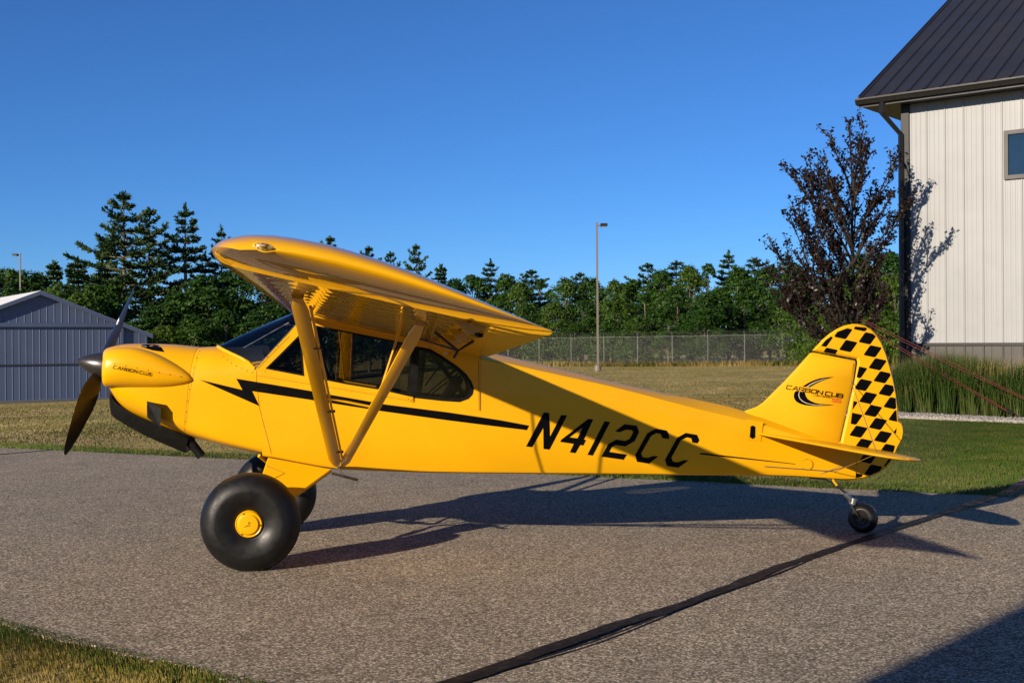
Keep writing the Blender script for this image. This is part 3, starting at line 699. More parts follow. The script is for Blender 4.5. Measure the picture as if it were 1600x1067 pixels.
# --- tall ornamental grass before the building and the gravel edging
ga = Vector(gnd(1385, 655)); gb = Vector(gnd(1620, 668)); gdir = (gb-ga).normalized(); gnm = Vector((-gdir.y, gdir.x))
def blades(n, pos, h, w, lean, seed, bend=0.5):
    g = np.random.default_rng(seed); x, y, z = pos; a = g.uniform(0, 2*np.pi, n); ln = g.uniform(0.05, 1, n)*lean
    dx, dy = np.cos(a)*ln*h, np.sin(a)*ln*h; px_, py_ = -np.sin(a+g.normal(0, 0.6, n))*w, np.cos(a+g.normal(0, 0.6, n))*w
    b0 = np.stack([x-px_, y-py_, z], 1); b1 = np.stack([x+px_, y+py_, z], 1)
    m0 = np.stack([x+dx*bend*0.5-px_*0.8, y+dy*bend*0.5-py_*0.8, z+h*0.6], 1); m1 = np.stack([x+dx*bend*0.5+px_*0.8, y+dy*bend*0.5+py_*0.8, z+h*0.6], 1)
    t_ = np.stack([x+dx, y+dy, z+h*(1-0.25*ln)], 1)
    v = np.stack([b0, b1, m1, m0, t_], 1).reshape(-1, 3); o_ = np.arange(n)[:, None]*5
    tri = np.concatenate([o_+np.array([[0, 1, 2]]), o_+np.array([[0, 2, 3]]), o_+np.array([[3, 2, 4]])], 0)
    return v, tri
n = 36000; u = rng.uniform(-1.0, 6.5, n); k = rng.uniform(0.62, 2.3, n)
cl = np.round(u/0.55)*0.55; u = cl+(u-cl)*0.75; ck = np.round(k/0.6)*0.6; k = ck+(k-ck)*0.8
bx = ga.x+gdir.x*u+gnm.x*k; by = ga.y+gdir.y*u+gnm.y*k
hh = rng.uniform(0.75, 1.58, n)*(0.9+0.12*np.sin(u*2.1)+0.06*np.sin(u*5.3))
v, f = blades(n, (bx, by, np.full(n, 0.08)), hh, 0.010, 0.55, 3)
kind(raw('ornamental_grass', v, f, 'reed_green'), 'stuff', 'tall green ornamental grass growing along the building')
n = 2200; u = rng.uniform(-1.0, 6.5, n); k = rng.uniform(0.62, 2.2, n); bx = ga.x+gdir.x*u+gnm.x*k; by = ga.y+gdir.y*u+gnm.y*k
v, f = blades(n, (bx, by, np.full(n, 0.7)), rng.uniform(0.5, 0.92, n), 0.0022, 0.45, 4)
kind(raw('grass_plumes', v, f, 'blade_dry'), 'stuff', 'thin tan seed plumes over the ornamental grass')
n = 5200; u = rng.uniform(-1.5, 6.8, n); k = rng.uniform(-0.42, 0.36, n)
st = np.stack([ga.x+gdir.x*u+gnm.x*k, ga.y+gdir.y*u+gnm.y*k, np.full(n, 0.085)+rng.uniform(-0.02, 0.03, n)], 1)
base = np.array([[1, 0, 0], [-1, 0, 0], [0, 1, 0], [0, -1, 0], [0, 0, 1], [0, 0, -1]], float)
fo = np.array([[0, 2, 4], [2, 1, 4], [1, 3, 4], [3, 0, 4], [2, 0, 5], [1, 2, 5], [3, 1, 5], [0, 3, 5]])
sc_ = rng.uniform(0.02, 0.05, (n, 1, 1))*rng.uniform(0.7, 1.3, (n, 1, 3)); an = rng.uniform(0, 6.28, n); ca, sa = np.cos(an), np.sin(an)
b = base[None]*sc_; b = np.stack([b[..., 0]*ca[:, None]-b[..., 1]*sa[:, None], b[..., 0]*sa[:, None]+b[..., 1]*ca[:, None], b[..., 2]*0.8], -1)
v = (b+st[:, None]).reshape(-1, 3); f = (np.arange(n)[:, None, None]*6+fo[None]).reshape(-1, 3)
kind(raw('gravel_edging', v, f, 'gravel'), 'stuff', 'pale gravel strip edging the ornamental grass')
p_ = [ga+gdir*-1.6+gnm*-0.42, ga+gdir*7+gnm*-0.42, ga+gdir*7+gnm*0.4, ga+gdir*-1.6+gnm*0.4]
kind(sheet('gravel_bed', [(q.x, q.y) for q in p_], 'gravel', 0.03, thick=0.06), 'structure')

# --- turf blades
def turf(name, n, sampler, hr, w, mat, seed, label):
    g = np.random.default_rng(seed); X, Y = sampler(g, n); Z = np.array([ground_z(a, b_) for a, b_ in zip(X, Y)])-0.03
    v, f = blades(len(X), (X, Y, Z), g.uniform(*hr, len(X)), w, 1.3, seed); return kind(raw(name, v, f, mat), 'stuff', label)
ne0 = Vector((NE.x, NE.y)); nrm_n = Vector((-ND.y, ND.x)); nrm_n = nrm_n if nrm_n.y < 0 else -nrm_n      # towards the camera
def samp_near(g, n):
    t_ = g.uniform(-5.0, 1.3, n); k = g.uniform(0.0, 1, n)**1.15*3.6-0.04+g.normal(0, 0.025, n); return ne0.x+ND.x*t_+nrm_n.x*k, ne0.y+ND.y*t_+nrm_n.y*k
turf('near_turf', 95000, samp_near, (0.018, 0.05), 0.0026, 'blade_straw', 31, 'half-dry mown grass in the near left corner')
def samp_nearg(g, n):
    t_ = g.uniform(-5.0, 1.3, n); t_ = np.round(t_/0.37)*0.37+g.normal(0, 0.13, n); k = np.abs(g.normal(0, 0.17, n))-0.07; return ne0.x+ND.x*t_+nrm_n.x*k, ne0.y+ND.y*t_+nrm_n.y*k
turf('edge_turf', 9000, samp_nearg, (0.025, 0.075), 0.0028, 'blade_green', 32, 'green grass fringe along the near taxiway edge')
fn_ = Vector((-TD.y, TD.x)); fn_ = fn_ if fn_.y > 0 else -fn_
def samp_far(a, b_, kmax, pw, bunch=0.0):
    def f_(g, n):
        t_ = g.uniform(a, b_, n); k = g.uniform(0, 1, n)**pw*kmax-0.06+g.normal(0, 0.03, n)
        return FE.x+TD.x*t_+fn_.x*k, FE.y+TD.y*t_+fn_.y*k
    return f_
turf('verge_turf', 22000, samp_far(-20, 3.0, 0.85, 1.6), (0.03, 0.085), 0.0045, 'blade_green', 33, 'green grass verge along the far taxiway edge')
turf('lawn_turf', 100000, samp_far(-4.5, 6.0, 13, 1.0), (0.025, 0.055), 0.0045, 'blade_green', 34, 'mown green lawn in front of the building')
turf('field_turf', 60000, samp_far(-24, -3, 22, 1.3), (0.02, 0.055), 0.008, 'blade_dry', 35, 'dry mown grass of the open field')
def samp_open(g, n):
    d = 24+(g.uniform(0, 1, n)**1.3)*76; px_ = g.uniform(-20, 1480, n); x = (px_-800)/FPX*d
    ok = (x-FE.x)*fn_.x+(d-FE.y)*fn_.y > 3.0; ok &= ~((x > 5.5) & (d < 33)); return x[ok], d[ok]
turf('open_field', 120000, samp_open, (0.015, 0.045), 0.014, 'blade_dry', 37, 'sunlit dry grass of the field running back to the fence')
def samp_fence(g, n):
    l_ = g.uniform(0, FLEN, n); k = g.normal(-0.1, 0.5, n); return F0.x+FD.x*l_+FN.x*k, F0.y+FD.y*l_+FN.y*k
turf('fence_weeds', 9000, samp_fence, (0.2, 0.65), 0.02, 'blade_dry', 36, 'tall dry weeds along the foot of the fence')

# ================================================================== AIRPLANE  (local axes: x aft, y away from camera, z up)
AP = empty('airplane', (P0[0], P0[1], 0), PSI)
tag(AP, 'yellow high-wing tail-dragger light airplane with black lightning stripe and checkered rudder', 'airplane')
def wid(s): return float(np.interp(s, [-0.62, -0.3, 0.0, 1.75, 1.95, 5.42], [0.372, 0.38, 0.39, 0.39, 0.383, 0.032]))
def prof(pts, dy=0.0, yfix=None):
    out = []
    for px, py in pts:
        y = -0.3 if yfix is None else yfix
        if yfix is None:
            for _ in range(4): y = -(wid(A(px, py, y)[0])-dy)
        out.append(A(px, py, y))
    out.sort(); xs_, zs_ = zip(*out)
    return lambda s: float(np.interp(s, xs_, zs_))
z_bot = prof([(413, 709), (470, 721), (515, 730), (582, 734), (661, 737.5), (780, 740.5), (920, 743), (1061, 746), (1170, 747.6), (1263, 751), (1302, 755)], 0.03)
z_fold = prof([(413, 690), (500, 680), (560, 672), (661, 686), (780, 697), (900, 712), (1061, 724), (1170, 731), (1300, 745)])
z_long = prof([(740, 556), (754, 559), (841, 580), (960, 607.5), (1024, 625), (1080, 641), (1153, 659), (1200, 672), (1300, 706)])
z_ridge = prof([(740, 545), (775, 553), (841, 568.7), (960, 599.6), (1061, 622), (1120, 635), (1165, 645.5), (1200, 660), (1300, 696)], yfix=0)
sill0 = A(400, 578, -0.39); sill1 = A(748, 640, -0.39)
def z_sill(s):
    if s < sill1[0]: return sill0[1]+(s-sill0[0])*(sill1[1]-sill0[1])/(sill1[0]-sill0[0])
    f = (s-sill1[0])/(5.42-sill1[0]); zz = sill1[1]+(0.80-sill1[1])*f
    return min(zz, z_long(s)-0.02)
# wing reference (flat-bottomed section)
INC = math.atan2(0.384, 1.699); CH = 1.742
E1 = Vector((math.cos(INC), 0, -math.sin(INC))); E2 = Vector((math.sin(INC), 0, math.cos(INC)))
LE_S = 0.236
def wz0(y): return 2.067+0.0371*(abs(y)-0.38)
def z_wing(s, y): return wz0(y)-(s-LE_S)*math.tan(INC)

# ---- nose sections
def nose_section(T, B, w, hb, hs, n=2.4):
    """closed half-section points from bottom centre up the near side to top centre, (s,y,z)"""
    sT, zT = T; sB, zB = B; out = []
    def P(y, h): return Vector((sB+(sT-sB)*h, y, zB+(zT-zB)*h))
    for i in range(9):
        a = i/8*math.pi/2; out.append(P(-w*math.sin(a)**(2/n), hb*(1-math.cos(a)**(2/n))))
    for i in range(1, 5): out.append(P(-w, hb+(hs-hb)*i/5))
    for i in range(9):
        a = i/8*math.pi/2; out.append(P(-w*math.cos(a)**(2/n), hs+(1-hs)*math.sin(a)**(2/n)))
    return out
def full(half): return half+[Vector((p.x, -p.y, p.z)) for p in half[-2:0:-1]]
def TB(T, B, w, hb, hs): return nose_section(A(*T, 0), A(*B, -0.28), w, hb, hs)
secs = [TB((168, 545), (173, 600), .17, .5, .5), TB((166.5, 540), (170, 606), .235, .5, .5), TB((170, 536), (170, 611), .285, .5, .52), TB((185, 532), (181, 628), .335, .5, .55), TB((204, 529.9), (200, 643), .362, .45, .56),
        TB((240, 530.3), (230, 656), .374, .35, .57), TB((275, 532), (258, 666.5), .374, .25, .56), TB((312.0, 536.4), (286.6, 676.4), .3712, .175, .55)]
def densify(secs, k=4):
    out = []
    for i in range(len(secs)-1):
        for j in range(k):
            t_ = j/k
            def cr_(a, b, c, d, t): return 0.5*((2*b)+(c-a)*t+(2*a-5*b+4*c-d)*t*t+(3*b-a-3*c+d)*t**3)
            s0, s1_, s2_, s3 = secs[max(0, i-1)], secs[i], secs[i+1], secs[min(len(secs)-1, i+2)]
            out.append([cr_(a, b, c, d, t_) for a, b, c, d in zip(s0, s1_, s2_, s3)])
    out.append(secs[-1]); return out
mb = MB(); mb.loft([full(s) for s in densify(secs)], True, True); COWL = mb.build('cowling', 'yellow_paint', AP, 35)
# boot cowl from firewall to instrument panel; the part under the windshield is black glareshield
s_tip = A(341, 534.5, 0)[0]
def s_base(y): return s_tip+(-0.02-s_tip)*(min(1.0, abs(y)/0.385))**2.3
bsec = [TB((312.5, 536.6), (287, 676.6), .371, .17, .55), TB((341, 536), (313, 684.5), .378, .13, .60), TB((372, 537.5), (355, 695.5), .384, .10, .66)]
bsec.append(nose_section((0.03, 1.80), (0.03, z_bot(0.03)), .39, .08, .735))
mb = MB(); mb.loft([full(s) for s in densify(bsec, 24)], True, True)
BOOT = mb.build('boot_cowl', 'yellow_paint', AP, 35)

# ---- fuselage shell
ss = [0.03, 0.15, 0.3, 0.5, 0.65, 0.8, 1.0, 1.2, 1.4, 1.6, 1.75, sill1[0], 2.1, 2.4, 2.7, 3.0, 3.3, 3.6, 3.9, 4.2, 4.5, 4.8, 5.05, 5.25, 5.38]
def shell_half(s):
    w = wid(s); zb, zf, zs = z_bot(s), z_fold(s), z_sill(s); zf = min(zf, zs-0.03); zb = min(zb, zf-0.02); rc = min(0.05, w*0.45)
    bw = w*0.90 if s > 0.9 else w*(0.99-0.09*max(0, s-0.4)/0.5)
    pts = [Vector((s, 0, zb-0.012*min(1, w*3))), Vector((s, -bw+rc, zb))]
    for i in range(1, 4):
        a = i/3*math.pi/2; pts.append(Vector((s, -bw+rc-rc*math.sin(a), zb+rc*0.6*(1-math.cos(a)))))
    return pts+[Vector((s, -w, zf)), Vector((s, -w-0.004*min(1, w*3), (zf+zs)/2)), Vector((s, -w, zs))]
def up_half(s):
    w = wid(s); zs, zl, zr = z_sill(s), z_long(s), max(z_ridge(s), z_long(s)+0.004)
    return [Vector((s, -w, zs)), Vector((s, -w*0.995, (zs+zl)/2)), Vector((s, -w*0.975, zl-0.012)), Vector((s, -w*0.945, zl+0.004)), Vector((s, -w*0.5, zl+(zr-zl)*0.62)), Vector((s, 0, zr))]
mb = MB()
for sg in (1, -1):
    mb.loft([[Vector((p.x, p.y*sg, p.z)) for p in shell_half(s)] for s in ss], False, False)
    mb.loft([[Vector((p.x, p.y*sg, p.z)) for p in up_half(s)] for s in ss if s >= sill1[0]-1e-6], False, False)
me_ = MB(); me_.v, me_.f, me_.mi = mb.v, mb.f, mb.mi
def weld(o, d=0.0005):
    bm = bmesh.new(); bm.from_mesh(o.data); bmesh.ops.remove_doubles(bm, verts=bm.verts[:], dist=d); bmesh.ops.recalc_face_normals(bm, faces=bm.faces); bm.to_mesh(o.data); bm.free()
FUS = me_.build('fuselage', 'yellow_fabric', AP)
weld(FUS); FUS.data.polygons.foreach_set('use_smooth', [True]*len(FUS.data.polygons)); FUS.data.set_sharp_from_angle(angle=R(24))
mb = MB(); hs_ = [p for p in shell_half(5.38)]+[p for p in up_half(5.38)][1:]; ring = hs_+[Vector((p.x, -p.y, p.z)) for p in hs_[-2:0:-1]]
mb.add(ring, [tuple(range(len(ring)))]); mb.build('tail_post', 'yellow_fabric', AP)

# ---- cabin sides with window openings
WINS = {'quarter': [(415, 571), (436, 551), (470, 517.5), (474, 583)],
        'door': [(488, 504), (560, 519), (620, 531.5), (646, 538), (638, 616.5), (594, 606), (540, 596.5), (499, 588)],
        'rear': [(651, 540), (672, 544), (690, 555), (712, 570), (727, 583), (736, 596), (739, 606), (737, 615), (731, 621.5), (717, 626.5), (690, 624.5), (645, 619)]}
YS = 0.392
def winpts(k): return [A(px, py, -YS) for px, py in WINS[k]]
pil = [A(399, 571, -YS), A(425, 544, -YS), A(452, 516, -YS)]
top_s = 0.40
outer = [(0.03, z_sill(0.03)-0.005), (0.6, z_sill(0.6)-0.005), (1.2, z_sill(1.2)-0.005), (sill1[0]+0.004, z_sill(sill1[0])-0.005), (sill1[0]+0.004, z_wing(sill1[0], .39)+0.012), (1.2, z_wing(1.2, .39)+0.03), (top_s, z_wing(top_s, .39)+0.04)] + [(a, b) for a, b in pil[::-1]]
outer = [(a, b) for a, b in outer]; outer[-1] = (pil[0][0], pil[0][1])
def slab(polys, y0, y1, mb, mi=0):
    """polygon with holes, given in (s,z), from y0 to y1"""
    tri = tessellate_polygon([[Vector((a, b, 0)) for a, b in p] for p in polys]); flat = [q for p in polys for q in p]; n = len(flat)
    mb.add([(a, y0, b) for a, b in flat]+[(a, y1, b) for a, b in flat], [tuple(t_) for t_ in tri]+[tuple(i+n for i in t_[::-1]) for t_ in tri], mi)
    o_ = 0
    for p in polys:
        m = len(p); fs_ = [(o_+i, o_+(i+1) % m, n+o_+(i+1) % m, n+o_+i) for i in range(m)]
        mb.add([(a, y0, b) for a, b in flat]+[(a, y1, b) for a, b in flat], fs_, mi); o_ += m
def inset(poly, d):
    c = (sum(p[0] for p in poly)/len(poly), sum(p[1] for p in poly)/len(poly)); n = len(poly); out = []
    area = sum(poly[i][0]*poly[(i+1) % n][1]-poly[(i+1) % n][0]*poly[i][1] for i in range(n)); sg = 1 if area > 0 else -1
    for i in range(n):
        a, b, c_ = Vector(poly[i-1]), Vector(poly[i]), Vector(poly[(i+1) % n]); d1 = (b-a).normalized(); d2 = (c_-b).normalized()
        n1 = Vector((-d1.y, d1.x))*sg; n2 = Vector((-d2.y, d2.x))*sg; m = (n1+n2); m = m/max(0.4, m.length)
        k = d/max(0.5, m.dot(n1)); out.append((b.x+m.x*k, b.y+m.y*k))
    return out
SIDE = {}
for sg, nm in ((-1, 'near'), (1, 'far')):
    mb = MB(); slab([outer]+[winpts(k) for k in WINS], sg*YS, sg*(YS-0.014), mb); SIDE[sg] = mb.build('cabin_side', 'yellow_fabric', AP)
    for k in WINS:
        p = winpts(k); wd = 0.010 if k != 'rear' else 0.022
        mb = MB(); slab([inset(p, -0.003), inset(p, wd)], sg*(YS+0.003), sg*(YS-0.016), mb); w_ = mb.build('cabin_window', 'black_plastic', AP)
        mb = MB(); slab([inset(p, wd*0.6)], sg*(YS-0.004), sg*(YS-0.008), mb); mb.build('pane', 'side_glass', w_)
# black trim between door window and rear window
for sg in (-1, 1):
    mb = MB(); slab([[A(px, py, -YS) for px, py in [(645.5, 538.5), (652, 540), (646, 618.8), (638.5, 617)]]], sg*(YS+0.004), sg*(YS-0.01), mb); mb.build('window_post', 'black_plastic', AP)
# ---- windshield
top_pts = []; base_pts = []; NW = 24
sideT = (0.40, z_wing(0.40, .39)+0.02)
def boot_top(s, y):
    """height of the boot cowl skin at (s,y)"""
    hit = BOOT_BVH.ray_cast(Vector((s, y, 3)), Vector((0, 0, -1))); return hit[0].z if hit[0] else 1.6
BOOT_BVH = BVHTree.FromPolygons([v.co.copy() for v in BOOT.data.vertices], [tuple(p.vertices) for p in BOOT.data.polygons])
gs = []
for i in range(33):
    y = -0.372+0.744*i/32; a = min(0.02, s_base(y)+0.012); gs.append([Vector((a+(0.028-a)*k/6, y, boot_top(a+(0.028-a)*k/6, y)+0.004)) for k in range(7)])
mb = MB(); mb.loft(gs, False, False); mb.build('glareshield', 'interior_black', AP, 60)
rows = [[] for _ in range(9)]; trim = []
for i in range(NW+1):
    y = -0.386+0.772*i/NW; sb = s_base(y); zb = boot_top(sb, max(-0.36, min(0.36, y))) if abs(y) < 0.37 else pil[0][1]+0.0
    q = abs(y)/0.386; st_s = 0.295+(sideT[0]-0.295)*q**6; zt = z_wing(st_s, .39)+0.035-0.015*q**3
    b = Vector((sb, y, zb+0.004)); t_ = Vector((st_s, y, zt))
    if q > 0.97: b = Vector((pil[0][0]-0.005, y, pil[0][1]))
    trim.append(b)
    for j in range(9):
        f_ = j/8; p = b.lerp(t_, f_); p += Vector((-0.35, 0, 0.9)).normalized()*0.010*math.sin(math.pi*f_); rows[j].append(p)
mb = MB(); mb.loft(rows, False, False); WSH = mb.build('windshield', 'windshield_glass', AP, 60)
mb = MB(); mb.tube(trim, 0.013, 6, False); mb.build('windshield_trim', 'yellow_paint', AP, 60)
mb = MB(); mb.tube([A3(378, 540, -0.12), A3(437, 508, -0.3), A3(452, 500, -0.36)], 0.006, 5); mb.build('cabin_brace', 'steel', AP)
for sg in (-1, 1):                                             # windshield posts
    mb = MB(); mb.tube([Vector((pil[0][0]+0.0, sg*0.388, pil[0][1])), Vector((sideT[0]-0.01, sg*0.388, sideT[1]))], 0.006, 6); mb.build('windshield_post', 'black_plastic', AP)

# ---- cabin interior
mb = MB(); mb.box(0.05, 1.85, -0.36, 0.36, 0.88, 0.92); mb.build('cabin_floor', 'interior_black', AP)
def seat(s0):
    mb = MB(); mb.box(s0, s0+0.42, -0.22, 0.22, 1.10, 1.22); mb.add([(s0+0.36, -0.21, 1.2), (s0+0.36, 0.21, 1.2), (s0+0.56, 0.19, 1.52), (s0+0.56, -0.19, 1.52), (s0+0.46, -0.21, 1.18), (s0+0.46, 0.21, 1.18), (s0+0.64, 0.19, 1.50), (s0+0.64, -0.19, 1.50)], [(0, 1, 2, 3), (7, 6, 5, 4), (0, 3, 7, 4), (1, 5, 6, 2), (3, 2, 6, 7), (0, 4, 5, 1)])
    mb.build('seat', 'interior_black', AP, bevel=0.025)
seat(0.50); seat(1.13)
mb = MB(); mb.box(0.0, 0.05, -0.36, 0.36, 1.3, 1.72); mb.build('instrument_panel', 'interior_black', AP)
mb = MB()
def tubeline(*ps, r=0.011): mb.tube([Vector(p) for p in ps], r, 6)
for sg in (-1, 1):
    y = sg*0.35
    tubeline((0.42, y, 1.99), (0.02, y, 1.55)); tubeline((0.45, y, 1.97), (0.62, y, 1.45)); tubeline((1.42, y, 1.77), (1.36, y, 1.3), r=0.02)
    tubeline((0.42, y, 1.985), (1.9, y, 1.68)); q1 = A(672, 548, sg*0.35); q2 = A(727, 619, sg*0.35)
    if sg < 0:
        tubeline((q1[0], y, q1[1]), (q2[0], y, q2[1]), r=0.021)
        for a, b in [((668, 612), (712, 577)), ((668, 618), (716, 582)), ((690, 565), (664, 600)), ((712, 590), (722, 584)), ((703, 582), (712, 574))]:
            p, q = A(*a, y), A(*b, y); tubeline((p[0], y, p[1]), (q[0], y, q[1]), r=0.008)
    else: tubeline((1.45, y, 1.76), (1.8, y, 1.3), r=0.014)
mb.build('cabin_tubes', 'black_plastic', AP)
mb = MB(); mb.tube([(0.75, -0.05, 0.95), (0.72, -0.05, 1.35), (0.74, -0.05, 1.46)], 0.014, 6); mb.build('control_stick', 'black_plastic', AP)
mb = MB(); mb.box(1.40, 1.86, -0.34, 0.34, 0.95, 1.30); mb.build('baggage_box', 'interior_black', AP, bevel=0.03)

# ---- wings
UPx = [0, .0125, .025, .05, .075, .10, .15, .20, .30, .40, .50, .60, .70, .80, .90, .95, 1.0]
UPy = [.030, .050, .061, .076, .087, .095, .106, .112, .116, .112, .102, .087, .068, .047, .025, .0135, .0025]
LOx = [0, .0125, .025, .05, .075, .10, .15, .2, 1.0]; LOy = [.030, .015, .0095, .004, .002, .0008, 0, 0, -.0008]
def up(c): return float(np.interp(c, UPx, UPy))
def lo(c): return float(np.interp(c, LOx, LOy))
CS = [0, .004, .0125, .025, .045, .075, .11, .16, .22, .30, .38, .46, .54, .62, .70, .77]
def wp(y, c, h, sg): return Vector((LE_S, 0, wz0(y)))+E1*(c*CH)+E2*(h*CH)+Vector((0, sg*y, 0))
YT = 4.70; YE = 5.20
def skin_row(y, c_list, sg, sag=0.0):
    u = max(0.0, (y-YT)/(YE-YT)); k = 1-math.sqrt(max(0, 1-u*u)) if u < 1 else 1.0
    lp = 0.125*(1-math.sqrt(max(0.0, 1-min(1, max(0, (y-4.40)/0.80))**2.3)))
    tp = 0.02*k
    topr, botr = [], []
    for c in c_list:
        cc = lp+c*(1-lp-tp); m = min(1, max(0, (c-0.10)/0.15))*min(1, max(0, (1.0-c)/0.1)); sg_ = sag*m
        bow = 0.50*up(c)+0.50*lo(c)+0.004*0; bow = bow*(1 if c > 0.02 else 1)
        hu = up(c)-sg_*0.0006; hl = lo(c)+sg_*0.00060
        ku = 1-math.sqrt(max(0, 1-u**2.4)); kl = min(1, 0.30*u+0.70*k) if u < 1 else 1.0
        topr.append(wp(y, cc, hu+(bow-hu)*ku, sg)); botr.append(wp(y, cc, hl+(bow-hl)*kl, sg))
    return topr, botr
ribs = list(np.linspace(0.40, YT, 15)); ysp = [0.0, 0.2]
sags = [0, 0]
for i in range(len(ribs)-1):
    for q, sv in ((0, 0.0), (0.04, 0.08), (0.1, 0.25), (0.2, 0.55), (0.35, 0.88), (0.5, 1.0), (0.65, 0.88), (0.8, 0.55), (0.9, 0.25), (0.96, 0.08)): ysp.append(ribs[i]+(ribs[i+1]-ribs[i])*q); sags.append(sv)
ysp.append(YT); sags.append(0)
tips = [YT+(YE-YT)*q for q in (0.12, 0.28, 0.45, 0.6, 0.73, 0.84, 0.92, 0.97, 0.992, 1.0)]
CT = CS+[.83, .88, .93, .97, 1.0]
for sg in (-1, 1):
    W_ = None
    mb = MB(); rings = []
    for y, sv in zip(ysp, sags):
        t_, b = skin_row(y, CS, sg, sv); rings.append(t_[::-1]+b[1:])
    mb.loft(rings, True, True); W_ = mb.build('wing', 'yellow_wing', AP, 38)
    mb = MB(); rings = []
    for y in [YT+0.002]+tips:
        t_, b = skin_row(y, CT, sg); rings.append(t_[::-1]+b[1:])
    mb.loft(rings, True, True); TIP = mb.build('wing_tip', 'yellow_wing', W_, 42)
    def surf(name, y0, y1, c0, defl=0.0):
        mb = MB(); rs_ = [r for r in ribs if y0 < r < y1]; yy = [y0]+rs_+[y1]; rings = []; cl_ = [c0, c0+0.01, c0+0.03, .86, .90, .94, .97, 1.0]
        for i in range(len(yy)):
            for q, sv in (((0, 0.0), (0.12, 0.4), (0.5, 1.0), (0.88, 0.4)) if i < len(yy)-1 else ((0, 0.0),)):
                y = yy[i]+((yy[i+1]-yy[i])*q if i < len(yy)-1 else 0)
                tr_, br_ = [], []
                for j, c in enumerate(cl_):
                    e = [0.35, 0.8, 1, 1, 1, 1, 1, 1][j]; hu, hl = up(c)-0.0008*sv*(0 if j in (0, 7) else 1), lo(c)+0.0008*sv*(0 if j in (0, 7) else 1); mid = (hu+hl)/2
                    tr_.append(wp(y, c, mid+(hu-mid)*e, sg)); br_.append(wp(y, c, mid+(hl-mid)*e, sg))
                rings.append(tr_[::-1]+br_[1:])
        mb.loft(rings, True, True); return mb.build(name, 'yellow_wing', W_, 38)
    surf('flap', 0.42, 2.34, 0.776); ail = surf('aileron', 2.36, YT-0.005, 0.776)
    # lift struts
    YF = (A(466, 463, -3.55)[0], A(657, 514, -3.55)[0])
    def strut(name, b, t_, ch, th, mat='yellow_paint'):
        mb = MB(); ax = (t_-b).normalized(); c_ = E1-ax*E1.dot(ax); c_.normalize(); n_ = ax.cross(c_); ring = []
        for k in range(16):
            a = 2*math.pi*k/16; x = math.cos(a); ring.append((x*ch/2, math.copysign(abs(math.sin(a))**0.35, math.sin(a))*th/2*(1-0.35*max(0, x))))
        mb.loft([[b.lerp(t_, f_)+c_*p*s_+n_*q*s_ for p, q in ring] for f_, s_ in ((0, .45), (.05, 1), (.95, 1), (1, .6))], True, True)
        return mb.build(name, mat, W_, 32)
    fb_, ft = Vector((0.655, sg*0.40, 0.765)), Vector((YF[0], sg*3.55, z_wing(YF[0], 3.55)-0.015))
    rb, rt_ = Vector((0.71, sg*0.40, 0.765)), Vector((YF[1], sg*3.55, z_wing(YF[1], 3.55)-0.015))
    strut('front_strut', fb_, ft, 0.108, 0.028); strut('rear_strut', rb, rt_, 0.080, 0.026)
    # jury struts and strut line with clips
    mb = MB(); j1 = fb_.lerp(ft, 0.50); j2 = rb.lerp(rt_, 0.50)
    mb.tube([j1, j2], 0.009, 6); mb.tube([j1, (0.565, j1.y, z_wing(0.565, abs(j1.y)))], 0.009, 6); mb.tube([j2, (1.20, j2.y, z_wing(1.20, abs(j2.y)))], 0.009, 6); mb.build('jury_strut', 'yellow_paint', W_, 60)
    off = Vector((0.066, 0, -0.012)); mb = MB(); mb.tube([fb_.lerp(ft, 0.08)+off, fb_.lerp(ft, 0.97)+off], 0.010, 6); mb.build('strut_line', 'yellow_paint', W_, 60)
    mb = MB()
    for f_ in (0.13, 0.42, 0.78): p = fb_.lerp(ft, f_)+off; mb.box(p.x-0.035, p.x+0.022, p.y-0.012, p.y+0.012, p.z-0.012, p.z+0.008)
    mb.build('clip', 'black_plastic', W_)
    for p in (ft, rt_):                                              # strut fittings with bolts
        mb = MB(); mb.box(p.x-0.035, p.x+0.035, p.y-0.010, p.y+0.010, p.z-0.005, p.z+0.02)
        for dx in (-0.022, 0.022): mb.lathe([(-0.025, 0.007), (0.025, 0.007)], (p.x+dx, p.y, p.z-0.002), (0, 1, 0), 8)
        mb.build('strut_fitting', 'yellow_paint', W_)
    # aileron drive: horn, pushrod, hinge brackets
    mb = MB(); ya = sg*2.95
    a0 = wp(2.95, 0.70, -0.004, sg); a1 = wp(2.95, 0.80, -0.055, sg); a2 = wp(2.95, 0.85, -0.005, sg)
    mb.tube([a0, a1, a2], 0.011, 5); mb.tube([wp(2.60, 0.60, -0.03, sg), a1], 0.008, 5); mb.tube([a1, wp(2.95, 0.79, -0.085, sg)], 0.010, 5); mb.build('aileron_horn', 'dark_metal', W_)
    for y in (0.75, 1.95, 2.7, 3.5, 4.4):
        mb = MB(); mb.add([wp(y-0.012, .73, 0, sg), wp(y-0.012, .84, 0.0, sg), wp(y-0.012, .785, -0.035, sg), wp(y+0.012, .73, 0, sg), wp(y+0.012, .84, 0.0, sg), wp(y+0.012, .785, -0.035, sg)], [(0, 1, 2), (5, 4, 3), (0, 3, 4, 1), (1, 4, 5, 2), (2, 5, 3, 0)]); mb.build('hinge_bracket', 'yellow_paint', W_)
    mb = MB(); mb.lathe([(-0.02, 0.03), (0.012, 0.028), (0.02, 0.015)], wp(3.7, 0.84, -0.002, sg), -E2, 12); mb.build('inspection_cap', 'black_plastic', W_)
    
    # navigation light faired into the tip
    tt = BVHTree.FromPolygons([v_.co.copy() for v_ in TIP.data.vertices], [tuple(q_.vertices) for q_ in TIP.data.polygons])
    y = -5.15
